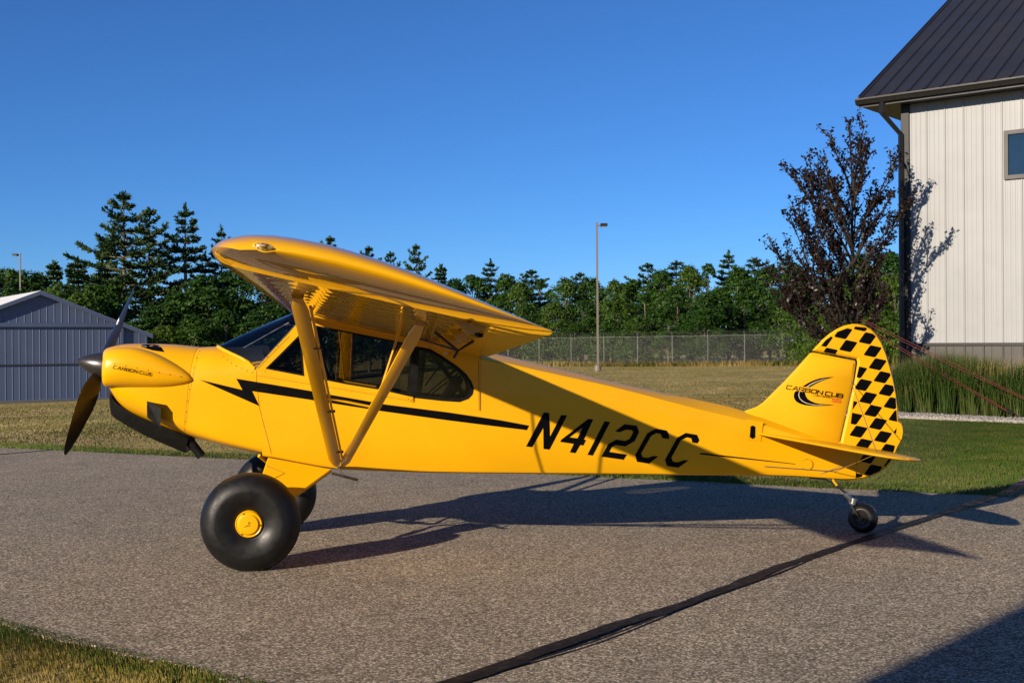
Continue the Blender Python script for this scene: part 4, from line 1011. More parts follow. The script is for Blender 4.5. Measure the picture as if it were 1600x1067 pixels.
    for _ in range(4):
        sN, zN = A(415, 381.5, y); h_ = tt.ray_cast(Vector((sN, sg*8, zN)), Vector((0, -sg, 0)))
        if h_[0] is None: break
        y = -abs(h_[0].y)
    cN = Vector((sN, sg*abs(y), zN)); nN = h_[1] if h_[0] is not None else Vector((0, sg, 0))
    if nN.y*sg < 0: nN = -nN
    tN = (E1-nN*E1.dot(nN)).normalized(); bN = nN.cross(tN); 
    def teardrop(k_, dep, name, mat, par):
        mb = MB(); rg = []
        for i_ in range(7):
            e_ = i_/6*math.pi/2; cs_, sn_ = math.cos(e_), math.sin(e_); ring = []
            for q_ in range(20):
                a = 2*math.pi*q_/20; x = math.cos(a); w_ = math.sin(a)*(0.021 if x < 0 else 0.021*(1-0.55*x))
                ring.append(cN+tN*((x*0.052+0.004)*k_*cs_)+bN*(w_*k_*cs_)+nN*(dep*sn_-0.004))
            rg.append(ring)
        mb.loft(rg, True, True); return mb.build(name, mat, par, 60)
    nl = teardrop(1.22, 0.006, 'light_bezel', 'yellow_paint', W_); teardrop(1.0, 0.020, 'navigation_light', 'lens_amber', nl)

mb = MB(); mb.tube([Vector((1.60, 0, 1.85)), A3(785, 450, 0)], [0.006, 0.003], 5); mb.build('whip_antenna', 'dark_metal', AP)
# ---- engine cheeks, spinner, propeller
for sg in (-1, 1):
    mb = MB(); rings = []
    data = [(158.5, 556, 584, .0, .25), (157.5, 549, 592, .06, .28), (160, 542, 597, .105, .30), (167, 537.5, 598.5, .125, .31), (185, 535.5, 599.5, .125, .325), (207, 536.5, 600.3, .115, .335), (230, 542.5, 600.8, .105, .34), (249, 550, 600.8, .09, .345), (268, 560, 599.5, .07, .35), (284, 570, 597, .048, .355), (294, 578.5, 594, .028, .36), (300, 587, 590, .004, .365)]
    for x, yt, yb, bl, y0 in data:
        p = A(x, yt, -0.42); q = A(x-2.5, yb, -0.42); s0_, zc, hz_ = (p[0]+q[0])/2, (p[1]+q[1])/2, (p[1]-q[1])/2; tl = (p[0]-q[0])/2
        rings.append([Vector((s0_+tl*math.sin(a), sg*(y0-0.05+(bl+0.06)*abs(math.cos(a))**0.75), zc+hz_*math.copysign(abs(math.sin(a))**0.9, math.sin(a)))) for a in [-math.pi/2+math.pi*k/16 for k in range(17)]])
    mb.loft(densify(rings, 3), False, False)
    f0 = rings[0]; mb.add(f0, [tuple(range(len(f0)))])
    ck = mb.build('engine_cheek', 'yellow_paint', AP, 50)
    if sg < 0: CHEEK = ck
TH = R(11.5); FW = Vector((-math.cos(TH), 0, math.sin(TH))); UPV = Vector((math.sin(TH), 0, math.cos(TH)))
tip_ = A3(118.8, 555, 0); HUB = tip_-FW*0.335
pf = [(0.0, 0.150), (0.02, 0.155), (0.08, 0.150), (0.15, 0.132), (0.22, 0.100), (0.28, 0.060), (0.315, 0.028), (0.33, 0.010), (0.335, 0.002)]
mb = MB(); mb.lathe([(a, r*0.82) for a, r in pf], HUB, FW, 40); SPN = mb.build('spinner', 'spinner_metal', AP, 50)
mb = MB(); mb.lathe([(-0.06, 0.10), (0.0, 0.122), (0.004, 0.122)], HUB, FW, 32); mb.build('spinner_backplate', 'dark_metal', AP, 40)
mb = MB(); mb.lathe([(0, 0.008), (0.008, 0.008)], HUB+FW*0.07+Vector((0, -0.120, 0))-UPV*0.004, (0, -1, 0), 8); mb.build('screw', 'steel', SPN)
PH = R(42)
for sg in (1, -1):
    ax = (UPV*math.cos(PH)+Vector((0, 1, 0))*math.sin(PH))*sg; tg = FW.cross(ax).normalized(); mb = MB(); rings = []
    for f_, cw, tk, tw in [(.08, .05, .045, 55), (.15, .075, .04, 48), (.25, .115, .026, 40), (.38, .140, .018, 32), (.52, .138, .014, 26), (.68, .120, .011, 21), (.82, .094, .008, 18), (.92, .066, .006, 16), (.98, .035, .004, 15), (1.0, .012, .003, 15)]:
        a = R(tw+9); cdir = tg*math.cos(a)+FW*math.sin(a); nd = FW*math.cos(a)-tg*math.sin(a); c0 = HUB+FW*0.115+ax*f_*0.98
        ring = []
        for k in range(14):
            b = 2*math.pi*k/14; x = math.cos(b); yv = math.sin(b); ring.append(c0+cdir*(x*cw*0.64)+nd*(yv*tk/2*(1 if yv > 0 else 0.35)))
        rings.append(ring)
    mb.loft(densify(rings, 2), True, True); bl_ = mb.build('propeller_blade', 'carbon_blade', AP, 60)
    if sg > 0: BLADE = bl_

# ---- lower scoop, exhaust, side air outlet, top vents
mb = MB(); rings = []
for T, B, w in [((168, 606), (169, 622), .13), ((171, 612), (171, 640), .17), ((185, 627), (187, 652), .19), ((210, 642), (213, 667), .20), ((240, 655), (243, 682), .20), ((268, 667), (270, 694), .195), ((293, 680), (287, 702), .18)]:
    p, q = A(*T, -0.2), A(*B, -0.2); rings.append([Vector((p[0], -w*1.25, p[1]+.01)), Vector((q[0]+(p[0]-q[0])*.3, -w*1.15, q[1]+(p[1]-q[1])*.35)), Vector((q[0], -w, q[1])), Vector((q[0], w, q[1])), Vector((q[0]+(p[0]-q[0])*.3, w*1.15, q[1]+(p[1]-q[1])*.35)), Vector((p[0], w*1.25, p[1]+.01))])
mb.loft(densify(rings, 3), True, True); mb.build('lower_scoop', 'black_plastic', AP, 40)
mb = MB(); mb.tube([A3(284, 668, -0.16), A3(297, 686, -0.16), A3(313, 707, -0.16)], 0.040, 14, False); mb.tube([A3(284, 668, -0.16), A3(297, 686, -0.16), A3(312.5, 706.4, -0.16)], 0.034, 14, False); mb.build('exhaust_pipe', 'black_plastic', AP, 50)
mb = MB(); o1 = [A3(228, 619.5, -0.37), A3(228.5, 645, -0.345), A3(258, 664, -0.345), A3(260, 626, -0.37)]
o2 = [A3(229, 620, -0.38), A3(230, 645, -0.36), A3(249, 661, -0.44), A3(250.5, 632, -0.45)]
mb.add(o1+o2, [(4, 5, 6, 7), (0, 1, 5, 4), (0, 4, 7, 3), (1, 2, 6, 5)]); mb.build('air_outlet', 'black_plastic', AP)

# ---- landing gear
def fattyre(mb, c, Rr, w, flat_z=None, n=64):
    prof_ = []
    for k in range(25):
        a = -math.pi*0.5*0+(-1.28+2.56*k/24)*1.18
        r_ = Rr-0.145*Rr/0.398*(1-math.cos(a))*1.05; prof_.append((math.sin(a)*w/2*0.98, r_))
    prof_ = [(-w*0.30, 0.105), (-w*0.40, 0.13)]+prof_+[(w*0.40, 0.13), (w*0.30, 0.105)]
    rings = []
    for a_, r_ in prof_:
        rr_ = []
        for k in range(n):
            t_ = 2*math.pi*k/n; p = Vector((c.x+math.cos(t_)*r_, c.y+a_, c.z+math.sin(t_)*r_))
            if flat_z is not None and p.z < flat_z:
                p.z = flat_z
            rr_.append(p)
        rings.append(rr_)
    mb.loft(rings, True, True)
for sg in (-1, 1):
    c = Vector((0.0, sg*0.97, 0.384)); wh = empty('main_wheel'); wh.parent = AP
    gz = 0.0
    mb = MB(); fattyre(mb, c, 0.398, 0.34, gz+0.003); ty = mb.build('tyre', 'tyre_rubber', wh, 60)
    mb = MB(); mb.lathe([(0, 0.112), (0.10, 0.112), (0.13, 0.106), (0.138, 0.100), (0.134, 0.092), (0.140, 0.080), (0.150, 0.074), (0.153, 0.050), (0.154, 0.002)], (c.x, c.y, c.z), (0, sg, 0), 40); hc = mb.build('hub_cap', 'yellow_paint', wh, 40)
    mb = MB()
    for k in range(3): a = R(115+k*120); mb.lathe([(0.134, .006), (0.142, .006)], (c.x+math.cos(a)*0.094, c.y, c.z+math.sin(a)*0.094), (0, sg, 0), 6)
    for (a, b), (a2, b2) in (((-.035, -.018), (-.005, -.004)), ((-.004, .012), (.022, .016)), ((-.004, .012), (.012, -.008)), ((.012, -.008), (-.012, -.010)), ((-.002, .026), (.010, .014))):
        mb.tube([(c.x+a, c.y+sg*0.155, c.z+b), (c.x+a2, c.y+sg*0.155, c.z+b2)], 0.0018, 4)
    mb.build('cap_mark', 'dark_metal', hc)
    # fabric-covered gear leg: a thin wedge from the lower longeron to the axle
    T1 = A3(416.5, 711.5, -0.375); T2 = A3(517, 731.5, -0.375); B2 = Vector((0.115, -0.84, 0.395)); B1 = Vector((-0.03, -0.84, 0.42))
    pts = [T1, T2, B2, B1]; nn = (T2-T1).cross(B1-T1).normalized()*0.022; vs = []
    for p in pts: vs += [p+nn, p-nn]
    vs = [Vector((p.x, p.y*(-sg), p.z)) for p in vs]
    mb = MB(); mb.add(vs, [(0, 2, 4, 6), (7, 5, 3, 1), (0, 1, 3, 2), (2, 3, 5, 4), (4, 5, 7, 6), (6, 7, 1, 0)]); lg = mb.build('gear_leg', 'yellow_fabric', AP, bevel=0.009)
    mb = MB(); mb.tube([(0.02, sg*0.80, 0.39), (0.0, sg*1.0, 0.384)], 0.028, 10); mb.build('axle', 'dark_metal', AP)
    mb = MB(); mb.tube([(0.05, sg*0.80, 0.42), (0.25, sg*0.05, 0.60)], 0.020, 8); mb.tube([(0.14, sg*0.45, 0.505), (0.20, sg*0.23, 0.555)], 0.034, 10); mb.build('shock_strut', 'black_plastic', AP, 60)
    mb = MB(); mb.tube([(0.25, sg*0.05, 0.60), (0.0, sg*0.36, 0.86)], 0.016, 8); mb.tube([(0.25, sg*0.05, 0.60), (0.60, sg*0.34, 0.76)], 0.016, 8); mb.build('cabane_strut', 'yellow_paint', AP, 60)
    mb = MB(); q = [A3(517, 736, -.39), A3(535, 741, -.46), A3(557, 747, -.46)]; q = [Vector((p.x, p.y*-sg, p.z)) for p in q]; mb.tube(q, 0.013, 6); mb.tube([q[0]+Vector((0.04, 0, 0.07)), q[1]], 0.009, 5); mb.build('entry_step', 'dark_metal', AP)
    if sg < 0:
        mb = MB(); a, b, c2 = T1.lerp(B1, 0.16).lerp(T2, 0.02), T1.lerp(B1, 0.34).lerp(T2, 0.32), T1.lerp(B1, 0.52).lerp(T2, 0.02); no = nn if nn.y < 0 else -nn
        mb.tube([a+no*1.05, b+no*1.05, c2+no*1.05], 0.003, 4); mb.build('leg_seam', 'seam_dark', lg)

# ---- tail: fin, rudder, stabilizer, elevator
def plate(outline, th, mb, edge=0.012, y=0.0):
    inn = inset(outline, edge); n = len(outline); vs = [(a, y+th*0.12, b) for a, b in outline]+[(a, y-th*0.12, b) for a, b in outline]+[(a, y-th/2, b) for a, b in inn]+[(a, y+th/2, b) for a, b in inn]
    tri = tessellate_polygon([[Vector((a, b, 0)) for a, b in inn]]); fs = []
    for i in range(n):
        j = (i+1) % n; fs += [(i, j, n+j, n+i), (n+i, n+j, 2*n+j, 2*n+i), (j, i, 3*n+i, 3*n+j)]
    fs += [tuple(2*n+k for k in t_) for t_ in tri]+[tuple(3*n+k for k in t_[::-1]) for t_ in tri]
    mb.add(vs, fs)
fin_px = [(1150, 660), (1163, 646), (1172, 643), (1181, 640), (1191, 633.5), (1207, 618), (1226, 599.7), (1247, 577.5), (1265, 557.5), (1270, 556.5), (1335, 570), (1336, 574), (1332, 600), (1309, 697), (1297, 752), (1285, 748), (1230, 690)]
mb = MB(); plate([A(px, py, 0) for px, py in fin_px], 0.05, mb, 0.03); FIN = mb.build('fin', 'yellow_fabric', AP, 40)
rud_px = [(1269, 553.5), (1285, 536.5), (1296, 527.5), (1307, 520.5), (1319, 515), (1332, 512.5), (1342, 513), (1351, 515.5), (1361, 521), (1369, 529.5), (1377, 542), (1384, 559.5), (1390, 580), (1395, 600), (1399, 622), (1401.5, 644), (1402, 664), (1407, 668), (1409.5, 675), (1410, 682), (1408, 693), (1401, 705), (1394.5, 720), (1388, 731), (1380, 739), (1370, 745.5), (1358, 750.5), (1345, 754), (1332, 756), (1315, 756.5), (1299, 754.5), (1311.5, 697), (1335, 600), (1339.5, 573), (1338, 567)]
RUD_SZ = [A(px, py, 0) for px, py in rud_px]
mb = MB(); plate(RUD_SZ, 0.045, mb, 0.016); RUD = mb.build('rudder', 'yellow_fabric', AP, 40)
mb = MB()
for px, py in [(1334, 590), (1323, 650), (1310, 704)]: p = A3(px-1, py, 0); mb.lathe([(-0.02, .007), (0.02, .007)], p, (0.2, 0, 1), 8)
mb.build('rudder_hinge', 'dark_metal', FIN)
# checker decals on both rudder faces
def clip_poly(poly, clipper):
    n = len(clipper); area = sum(clipper[i][0]*clipper[(i+1) % n][1]-clipper[(i+1) % n][0]*clipper[i][1] for i in range(n)); sg = 1 if area > 0 else -1
    out = poly
    for i in range(n):
        a, b = clipper[i], clipper[(i+1) % n]
        def side_(p): return ((b[0]-a[0])*(p[1]-a[1])-(b[1]-a[1])*(p[0]-a[0]))*sg
        new = []
        for j in range(len(out)):
            p, q = out[j-1], out[j]; sp, sq = side_(p), side_(q)
            if (sp >= 0) != (sq >= 0):
                t_ = sp/(sp-sq); new.append((p[0]+(q[0]-p[0])*t_, p[1]+(q[1]-p[1])*t_))
            if sq >= 0: new.append(q)
        out = new
        if len(out) < 3: return []
    return out
def z6(x, y): return (1080+x/2.735, 490+y/2.735)
# two convex clip shapes: the balance horn and the blade behind the hinge
horn = [z6(535, 172), z6(570, 130), z6(622, 94), z6(688, 71), z6(742, 78), z6(784, 115), z6(812, 170), z6(828, 222), z6(712, 208), z6(540, 176)]
blade = [z6(713, 196), z6(818, 190), z6(848, 290), z6(866, 380), z6(871, 478), z6(862, 575), z6(850, 635), z6(806, 686), z6(752, 707), z6(690, 718), z6(640, 718), z6(618, 640), z6(655, 480), z6(700, 290)]
e1 = np.array([52.0, 11.8]); e2 = np.array([-31.5, 43.7]); org = np.array([728.0, 322.0])
for sg in (-1, 1):
    mb = MB(); cnt = 0
    for i in range(-14, 15):
        for j in range(-14, 15):
            if (i+j) % 2: continue
            c = org+e1*i+e2*j
            if not (480 < c[0] < 920 and 30 < c[1] < 760): continue
            a, b = e1*0.5*0.96, e2*0.5*0.96; cell = []
            for (u_, v_) in ((-1, -1), (1, -1), (1, 1), (-1, 1)):
                for (du, dv) in (((0, -1), (1, 0)) if u_*v_ < 0 else ((1, 0), (0, -1))) if False else ((0.0, 0.16*-v_), (0.16*-u_, 0.0)):
                    cell.append((c+a*(u_+du)+b*(v_+dv), u_, v_))
            pts = [z6(*q[0]) for q in cell]
            cx_, cy_ = sum(p[0] for p in pts)/8, sum(p[1] for p in pts)/8; pts.sort(key=lambda p: math.atan2(p[1]-cy_, p[0]-cx_))
            use = [blade] if c[1] > 205 or c[0] > 760 and c[1] > 215 else [horn]
            for cp in use:
                q = clip_poly(pts, cp)
                if len(q) < 3: continue
                ar = abs(sum(q[k][0]*q[(k+1) % len(q)][1]-q[(k+1) % len(q)][0]*q[k][1] for k in range(len(q))))/2
                if ar < 8: continue
                mb.add([(*A(px, py, 0)[:1], sg*0.0245, A(px, py, 0)[1]) for px, py in q], [tuple(range(len(q)))])
    mb.build('checker_decal', 'decal_black', RUD)
# stabilizer and elevator
st_a = A(1172, 680, -0.08); st_b = A(1436, 725.5, -0.95); ssl = (st_b[1]-st_a[1])/(st_b[0]-st_a[0]); SL = st_b[0]-st_a[0]
plan = [(0.0, .03), (.04, .12), (.18, .42), (.36, .80), (.52, 1.12), (.66, 1.33), (.78, 1.42), (.88, 1.43)]
pl_stab = [(a*SL/1.27, b) for a, b in plan]+[(.93*SL/1.27, 1.42), (.93*SL/1.27, .03)]
pl_elev = [(.945*SL/1.27, .10), (.945*SL/1.27, 1.42), (1.04*SL/1.27, 1.36), (1.14*SL/1.27, 1.24), (1.22*SL/1.27, 1.06), (1.27*SL/1.27, .80), (1.27*SL/1.27, .50), (1.22*SL/1.27, .28), (1.12*SL/1.27, .14)]
for sg in (-1, 1):
    for nm, pl in (('stabilizer', pl_stab), ('elevator', pl_elev)):
        mb = MB(); plate(pl, 0.024, mb, 0.014); mb.v = [(st_a[0]+x+yy*0.0, sg*(z), st_a[1]+x*ssl+yy) for x, yy, z in mb.v]; mb.build(nm, 'yellow_fabric', AP, 40)
# trim slot plates
for sg in (-1, 1):
    w_ = wid(A(1175, 680, -.1)[0]); s_, z_ = A(1176, 678, -w_); BV = None
    mb = MB(); tp = 0.108*0
    def onside(px, py, off, sgn=sg):
        y = -0.12
        for _ in range(4): y = -(wid(A(px, py, y)[0])+off)
        p = A3(px, py, y); p.y *= -sgn; return p
    mb.add([onside(*p, 0.006) for p in ((1164, 659), (1191, 664), (1187, 694), (1161, 690))], [(0, 1, 2, 3)]); pp = mb.build('trim_plate', 'yellow_paint', AP)
    mb = MB(); mb.add([onside(*p, 0.010) for p in ((1171, 670.5), (1175, 669), (1178.5, 671), (1178, 688), (1173.5, 690), (1169.5, 687), (1170.5, 678))], [tuple(range(7))]); mb.build('trim_slot', 'decal_black', pp)
# bracing wires
mb = MB(); ft_ = A3(1327, 602, 0)
for sg in (-1, 1):
    e_ = Vector((st_a[0]+0.86*SL/1.27, sg*0.98, st_a[1]+0.86*SL/1.27*ssl)); mb.tube([ft_+Vector((0, sg*0.03, 0)), e_], 0.0035, 4); mb.tube([e_, A3(1297, 745, 0)], 0.0035, 4)
    mb.tube([onside(1192, 733, 0.01, -sg if False else sg), Vector((*A(1298, 741, 0)[:1], sg*0.07, A(1298, 741, 0)[1]))], 0.003, 4)
    mb.tube([Vector((A(1265, 749, 0)[0], sg*0.06, A(1265, 749, 0)[1])), Vector((A(1318, 728, 0)[0], sg*0.09, A(1318, 728, 0)[1]))], 0.003, 4)
mb.build('bracing_wire', 'steel', AP)
mb = MB(); mb.tube([A3(1340, 513, 0), A3(1340.5, 502, 0)], 0.004, 5); mb.build('tail_antenna', 'black_plastic', AP)
# tailwheel: leaf spring, fork, wheel
mb = MB(); pts = [A3(1262, 751, 0), A3(1285, 754, 0), A3(1303, 762, 0), A3(1320, 778, 0), A3(1328, 787, 0)]; rings = [[p+Vector((0, -.022, -.010)), p+Vector((0, .022, -.010)), p+Vector((0, .022, .010)), p+Vector((0, -.022, .010))] for p in pts]
mb.loft(rings, True, True); mb.build('tail_spring', 'dark_metal', AP)
mb = MB(); mb.tube([A3(1297, 748, -.02), A3(1300, 758, -.02), A3(1305, 764, -.02)], 0.011, 8); mb.build('spring_clamp', 'yellow_paint', AP, 60)
mb = MB(); mb.tube([A3(1317, 776, 0), A3(1329, 790, 0)], 0.024, 10); mb.lathe([(-0.03, 0.03), (0.03, 0.035)], A3(1330, 790, 0), (0.25, 0, 1), 12); mb.build('tail_pivot', 'steel', AP, 50)
tc = A3(1345, 816, 0); gz = ground_z(P0[0]+tc.x*AX[0], P0[1]+tc.x*AX[1]); tc.z = max(gz+0.135, tc.z-0.01)
tw = empty('tail_wheel'); tw.parent = AP; tw.location = tc; tw.rotation_euler = (0, 0, R(-34))
mb = MB()
rings = []
for k in range(15):
    a = -1.45+2.9*k/14; rings.append((math.sin(a)*0.084, 0.137-0.060*(1-math.cos(a))))
mb.lathe([(-0.060, .05)]+rings+[(0.060, .05)], (0, 0, 0), (0, 1, 0), 40); mb.build('tyre', 'tyre_rubber', tw, 60)
mb = MB(); mb.lathe([(-0.06, .055), (-0.074, .045), (-0.066, .025), (-0.088, .018), (-0.09, .002)], (0, 0, 0), (0, 1, 0), 24); mb.build('rim', 'dark_metal', tw, 40)
mb = MB()
for sg in (-1, 1): mb.tube([(-0.10, sg*0.0, 0.155), (-0.09, sg*0.092, 0.13), (0, sg*0.096, 0)], 0.010, 6)
mb.tube([(-0.10, -0.05, 0.15), (-0.10, 0.05, 0.15)], 0.02, 6); mb.build('fork', 'dark_metal', tw)

# ================================================================== MARKINGS laid on the skin
def bvh(*objs):
    vs, fs = [], []
    for ob in objs:
        o_ = len(vs); vs += [v.co.copy() for v in ob.data.vertices]; fs += [tuple(i+o_ for i in p.vertices) for p in ob.data.polygons]
    return BVHTree.FromPolygons(vs, fs)
def on_skin(tree, px, py, off, y=-0.38):
    for _ in range(3):
        s, z = A(px, py, y); h = tree.ray_cast(Vector((s, -3, z)), Vector((0, 1, 0)))
        if h[0] is None:
            nr = tree.find_nearest(Vector((s, y, z)))
            if nr[0] is not None and nr[3] < 0.08: return Vector((nr[0].x, nr[0].y-off, nr[0].z))
            break
        y = h[0].y
    s, z = A(px, py, y); return Vector((s, y-off, z))
def dense(poly, step=12):
    out = []
    for i in range(len(poly)):
        a, b = poly[i], poly[(i+1) % len(poly)]; n = max(1, int(math.dist(a, b)/step))
        out += [(a[0]+(b[0]-a[0])*k/n, a[1]+(b[1]-a[1])*k/n) for k in range(n)]
    return out
def decal(name, polys, tree, mat, parent, off=0.0025, step=12, y=-0.38):
    """polys: list of [outer, hole...] in photo pixels; both sides of the aircraft wear them"""
    mb = MB(); n = 0
    for pl in polys:
        pl = [dense(p, step) for p in pl]; tri = tessellate_polygon([[Vector((a, b, 0)) for a, b in p] for p in pl]); flat = [q for p in pl for q in p]
        P2 = list(flat); T2 = [tuple(t_) for t_ in tri]; mids = {}
        for _ in range(5):                                    # refine so the film follows the skin
            new = []; cnt = 0
            for t_ in T2:
                e = [(math.dist(P2[t_[k]], P2[t_[(k+1) % 3]]), k) for k in range(3)]; L_, k = max(e)
                if L_ > step*1.6:
                    i, j, m_ = t_[k], t_[(k+1) % 3], t_[(k+2) % 3]; key = (min(i, j), max(i, j))
                    if key not in mids: mids[key] = len(P2); P2.append(((P2[i][0]+P2[j][0])/2, (P2[i][1]+P2[j][1])/2))
                    q_ = mids[key]; new += [(i, q_, m_), (q_, j, m_)]; cnt += 1
                else: new.append(t_)
            T2 = new
            if not cnt: break
        mb.add([on_skin(tree, a, b, off+0.00012*n, y) for a, b in P2], T2); n += 1
    return mb.build(name, mat, parent)
T_F = bvh(FUS, BOOT, SIDE[-1]); T_C = bvh(COWL, CHEEK, BOOT); T_T = bvh(FIN)
bolt = [(310.5, 587), (378, 604), (368.5, 586.3), (420, 595.3), (481.5, 606.3), (512, 612.5), (582, 625.5), (602, 629.5), (700, 643), (780, 656), (825, 665), (821.5, 672), (780, 666.5), (700, 655.5), (594, 639.5), (512, 625.5), (480, 620), (393, 606), (404, 629.5)]
decal('lightning_stripe', [[bolt]], T_F, 'decal_black', FUS)
decal('tail_pinstripe', [[[(1091, 711), (1100, 711.5), (1240, 729.6), (1240, 730.4), (1130, 717.6), (1092, 713.2)]]], T_F, 'decal_black', FUS, 0.003, 10)
def zn(l): return [(810+x/5.333, 630+y/5.333) for x, y in l]
NUM = [[zn([(53, 360), (205, 78), (250, 85), (252, 283), (350, 102), (398, 107), (247, 388), (198, 382), (198, 205), (103, 366)])],
 [zn([(338, 325), (345, 308), (575, 137), (615, 142), (535, 308), (552, 312), (530, 357), (503, 353), (463, 420), (417, 413), (450, 343)]), zn([(415, 288), (482, 297), (527, 207)])],
 [zn([(563, 435), (710, 158), (757, 165), (607, 442)])],
 [zn([(795, 243), (875, 185), (977, 198), (997, 250), (960, 325), (880, 370), (800, 357), (765, 375), (745, 413), (892, 437), (865, 480), (680, 452), (735, 350), (805, 312), (880, 325), (920, 305), (948, 250), (935, 235), (890, 230), (835, 250)])],
 [zn([(1245, 312), (1245, 275), (1225, 240), (1135, 225), (1065, 262), (960, 445), (975, 498), (1075, 515), (1155, 455), (1110, 452), (1065, 468), (1025, 462), (1010, 430), (1095, 285), (1140, 262), (1175, 268), (1190, 305)])],
 [zn([(1480, 351), (1496, 325), (1478, 280), (1385, 263), (1315, 300), (1210, 485), (1225, 537), (1320, 552), (1405, 492), (1362, 490), (1315, 508), (1275, 500), (1262, 468), (1345, 322), (1390, 300), (1430, 308), (1437, 342)])]]
decal('registration_number', NUM, T_F, 'decal_black', FUS, 0.003, 6)
# stroke lettering
GL = {'C': [[(1, 1), (.08, 1), (0, .85), (0, .15), (.08, 0), (1, 0)]], 'A': [[(0, 0), (.55, 1), (.72, 1), (1, 0)], [(.22, .32), (.92, .32)]], 'R': [[(0, 0), (0, 1), (.9, 1), (1, .9), (1, .5), (.9, .42), (.3, .42)], [(.5, .42), (1, 0)]],
      'B': [[(0, 0), (0, 1), (.9, 1), (.96, .9), (.96, .6), (.9, .53), (.2, .53)], [(.9, .53), (1, .42), (1, .1), (.92, 0), (0, 0)]], 'O': [[(.08, 0), (0, .12), (0, .88), (.08, 1), (.92, 1), (1, .88), (1, .12), (.92, 0), (.08, 0)]],
      'N': [[(0, 0), (0, 1), (1, 0), (1, 1)]], 'U': [[(0, 1), (0, .12), (.08, 0), (.92, 0), (1, .12), (1, 1)]], 'S': [[(1, 1), (.08, 1), (0, .9), (0, .6), (.08, .52), (.92, .48), (1, .4), (1, .1), (.92, 0), (0, 0)]],
      'L': [[(0, 1), (0, 0), (1, 0)]], 'I': [[(.5, 0), (.5, 1)]], 'G': [[(1, 1), (0, 1), (0, 0), (1, 0), (1, .5), (.5, .5)]], 'H': [[(0, 0), (0, 1)], [(0, .5), (1, .5)], [(1, 0), (1, 1)]], 'T': [[(0, 1), (1, 1)], [(.5, 1), (.5, 0)]], 'P': [[(0, 0), (0, 1), (1, 1), (1, .45), (0, .45)]]}
def lettering(txt, x0, y0, x1, y1, h, sw, gap=0.32, lean=0.12):
    """polygons (pixels) for txt between two baseline ends"""
    adv = []; x = 0
    for ch in txt:
        adv.append(x); x += (0.35 if ch == ' ' else (0.55 if ch == 'I' else 1.0)+gap)
    tot = x-gap; ux, uy = (x1-x0)/tot, (y1-y0)/tot; L = math.hypot(ux, uy); dx, dy = ux/L, uy/L; nx_, ny_ = dy, -dx; out = []
    for ch, a in zip(txt, adv):
        for pl in GL.get(ch, []):
            P_ = [(x0+ux*(a+p*(0.55 if ch == 'I' else 1))+nx_*h*q+dx*lean*h*q, y0+uy*(a+p)+ny_*h*q) for p, q in pl]
            for i in range(len(P_)-1):
                (ax, ay), (bx_, by_) = P_[i], P_[i+1]; l_ = math.hypot(bx_-ax, by_-ay)+1e-9; tx, ty = (bx_-ax)/l_*sw*0.5, (by_-ay)/l_*sw*0.5
                out.append([[(ax-tx-ty, ay-ty+tx), (bx_+tx-ty, by_+ty+tx), (bx_+tx+ty, by_+ty-tx), (ax-tx+ty, ay-ty-tx)]])
    return out
decal('cowling_lettering', lettering('CARBON CUB', 176.5, 568.0, 234.5, 580.0, 4.2, 0.9, 0.5), T_C, 'decal_black', COWL, 0.002, 4, -0.45)
T_T2 = T_T
decal('fin_lettering', lettering('CARBON CUB', 1227.6, 612.4, 1314.0, 627.4, 5.4, 1.25), T_T, 'decal_black', FIN, 0.0024, 6, -0.02)
decal('fin_small_lettering', lettering('LIGHT SPORT', 1269.5, 623.6, 1298, 628.2, 1.8, 0.45), T_T, 'decal_black', FIN, 0.0024, 6, -0.02)
decal('fin_red_letters', lettering('SS', 1298.5, 633.2, 1311.5, 635.0, 5.0, 1.1, 0.25), T_T, 'decal_red', FIN, 0.0024, 6, -0.02)
def z7(l): return [(1200+x/10.67, 580+y/10.67) for x, y in l]
sw_ = [[z7([(565, 312), (625, 272), (700, 232), (780, 200), (860, 178), (980, 162), (1095, 158), (980, 190), (890, 222), (800, 262), (740, 295), (690, 325)])],
       [z7([(450, 385), (425, 420), (415, 470), (425, 515), (455, 560), (520, 598), (600, 622), (700, 635), (800, 640), (950, 636), (1090, 626), (1000, 617), (850, 605), (770, 585), (700, 555), (650, 520), (620, 475), (608, 430), (600, 405), (520, 392)])]]
decal('fin_swoosh', sw_, T_T, 'decal_black', FIN, 0.0018, 3, -0.02)
gl_ = [[z7([(625, 318), (700, 268), (780, 232), (880, 200), (1000, 172), (885, 210), (790, 245), (715, 282), (648, 322)])], [z7([(530, 385), (510, 420), (508, 460), (525, 510), (570, 552), (640, 588), (740, 612), (850, 622), (1000, 626), (850, 630), (735, 622), (630, 598), (555, 560), (510, 515), (492, 460), (496, 420), (515, 385)])]]
decal('fin_swoosh_line', gl_, T_T, 'decal_grey', FIN, 0.0021, 3, -0.02)
# black vent patches on the cowl top
decal('cowl_vent_patch', [[[(221, 531.5), (226, 530.6), (249, 530.8), (257, 543.5), (238, 540.5), (222, 535.5)]]], T_C, 'decal_black', COWL, 0.003, 3, -0.2)
mb = MB(); mb.tube([on_skin(T_C, 222, 533.8, 0.0, -.2), on_skin(T_C, 231, 535.5, 0.004, -.2)], 0.016, 10); mb.build('cowl_vent', 'black_plastic', COWL)
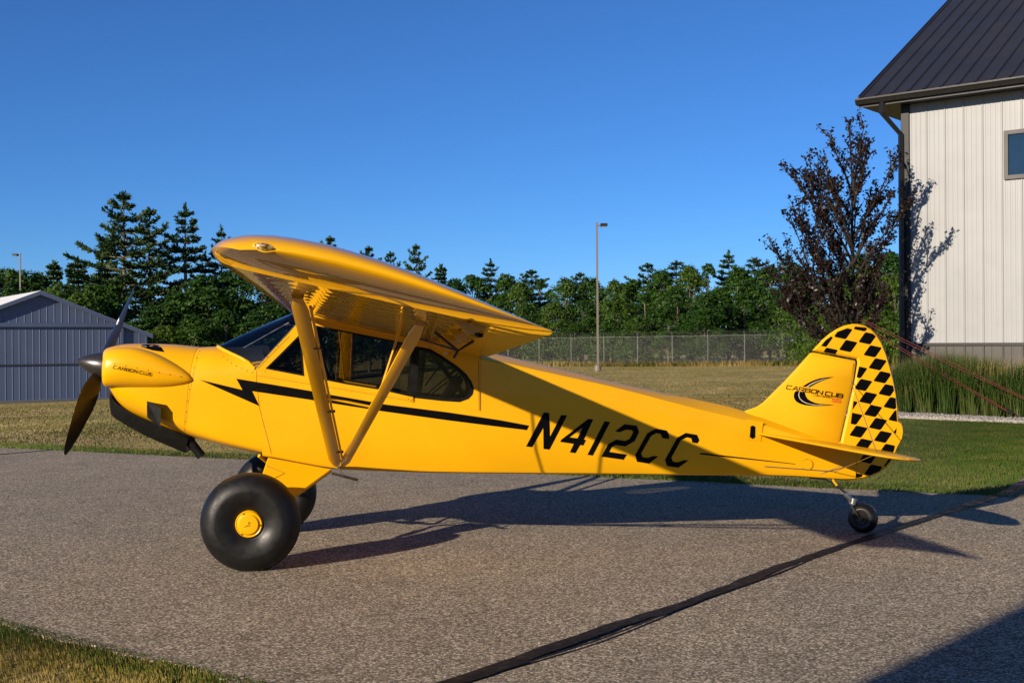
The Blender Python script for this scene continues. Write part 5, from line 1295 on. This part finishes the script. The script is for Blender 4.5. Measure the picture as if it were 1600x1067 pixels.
# seams and fastener heads
def seam(pts, tree, w=0.7, y=-0.38, par=None):
    out = []
    for i in range(len(pts)-1):
        (ax, ay), (bx_, by_) = pts[i], pts[i+1]; l_ = math.hypot(bx_-ax, by_-ay); tx, ty = -(by_-ay)/l_*w/2, (bx_-ax)/l_*w/2
        out.append([[(ax+tx, ay+ty), (bx_+tx, by_+ty), (bx_-tx, by_-ty), (ax-tx, ay-ty)]])
    return out
decal('panel_seam', seam([(400.5, 573), (400, 590), (404, 632), (413, 668), (423, 708)], T_F, 0.6)+seam([(401, 582), (470, 594), (560, 609.5), (640, 624.5), (645.5, 620)], T_F, 0.55)+seam([(747.5, 562), (747, 640)], T_F, 0.7)+seam([(506, 600), (512, 640), (524, 690)], T_F, 0.5)+seam([(402, 571), (452, 521)], T_F, 0.5), T_F, 'seam_dark', FUS, 0.0018, 8)
decal('cowl_seam', seam([(312, 538), (308.5, 552), (301, 580), (294.5, 612), (289.5, 650), (286.5, 675)], T_C, 0.32)+seam([(178, 561), (240, 574), (299, 586.5)], T_C, 0.16), T_C, 'seam_dark', COWL, 0.0018, 6, -0.4)
def heads(name, px_list, tree, par, r=0.0048, y=-0.4, mat='rivet_dark'):
    mb = MB()
    for px, py in px_list:
        p = on_skin(tree, px, py, 0.0, y); mb.lathe([(-0.002, r), (0.0025, r*0.9), (0.004, r*0.3)], p, (0, -1, 0), 7)
    return kind(mb.build(name, mat, par), 'stuff')
heads('fastener', [(311.5, 543), (307, 553), (302.5, 568.5), (299, 585), (295, 602.5), (292, 620.5), (290, 637.5), (288.6, 652.5), (287.5, 665.5)]+[(179+i*17.2, 561+i*3.55) for i in range(7)], T_C, COWL)
heads('rivet', [(349, 551.5), (355, 557), (361, 561.5), (369, 566.5), (377, 570.5), (385.5, 574), (394, 577), (413.5, 575.5), (428, 574.2), (434, 536), (418, 553), (637, 621)], T_F, FUS, 0.0045, -0.38)
mb = MB(); p = on_skin(T_F, 1259, 731, 0.0, -0.05); ring = [p+Vector((math.cos(a)*0.05, -0.003, math.sin(a)*0.05)) for a in [2*math.pi*k/24 for k in range(25)]]; mb.tube(ring, 0.002, 4, False); mb.build('inspection_ring', 'seam_dark', FUS)
mb = MB(); p = on_skin(T_F, 645, 620, 0.004); mb.tube([p+Vector((0, -0.004, 0.03)), p+Vector((0, -0.004, -0.025)), p+Vector((-0.015, -0.004, -0.03))], 0.003, 4); mb.build('door_latch', 'black_plastic', FUS)
mb = MB(); p = Vector((A(696, 549, -.42)[0], -0.42, A(696, 549, -.42)[1])); mb.lathe([(-0.03, .02), (0.01, .024), (0.02, .008)], p, (0, -1, 0), 12); mb.tube([p, p+Vector((0, 0.04, 0.03))], 0.008, 5); mb.build('fuel_drain', 'steel', FUS, 50)
decal('blade_label', [[[(182.2, 500), (183.6, 494.5), (186.6, 489), (186.2, 495), (184.6, 500.5)]]], bvh(BLADE), 'white_paint', BLADE, 0.003, 2, 0.4)

for o in bpy.data.objects:
    if 'H' in o: del o['H']
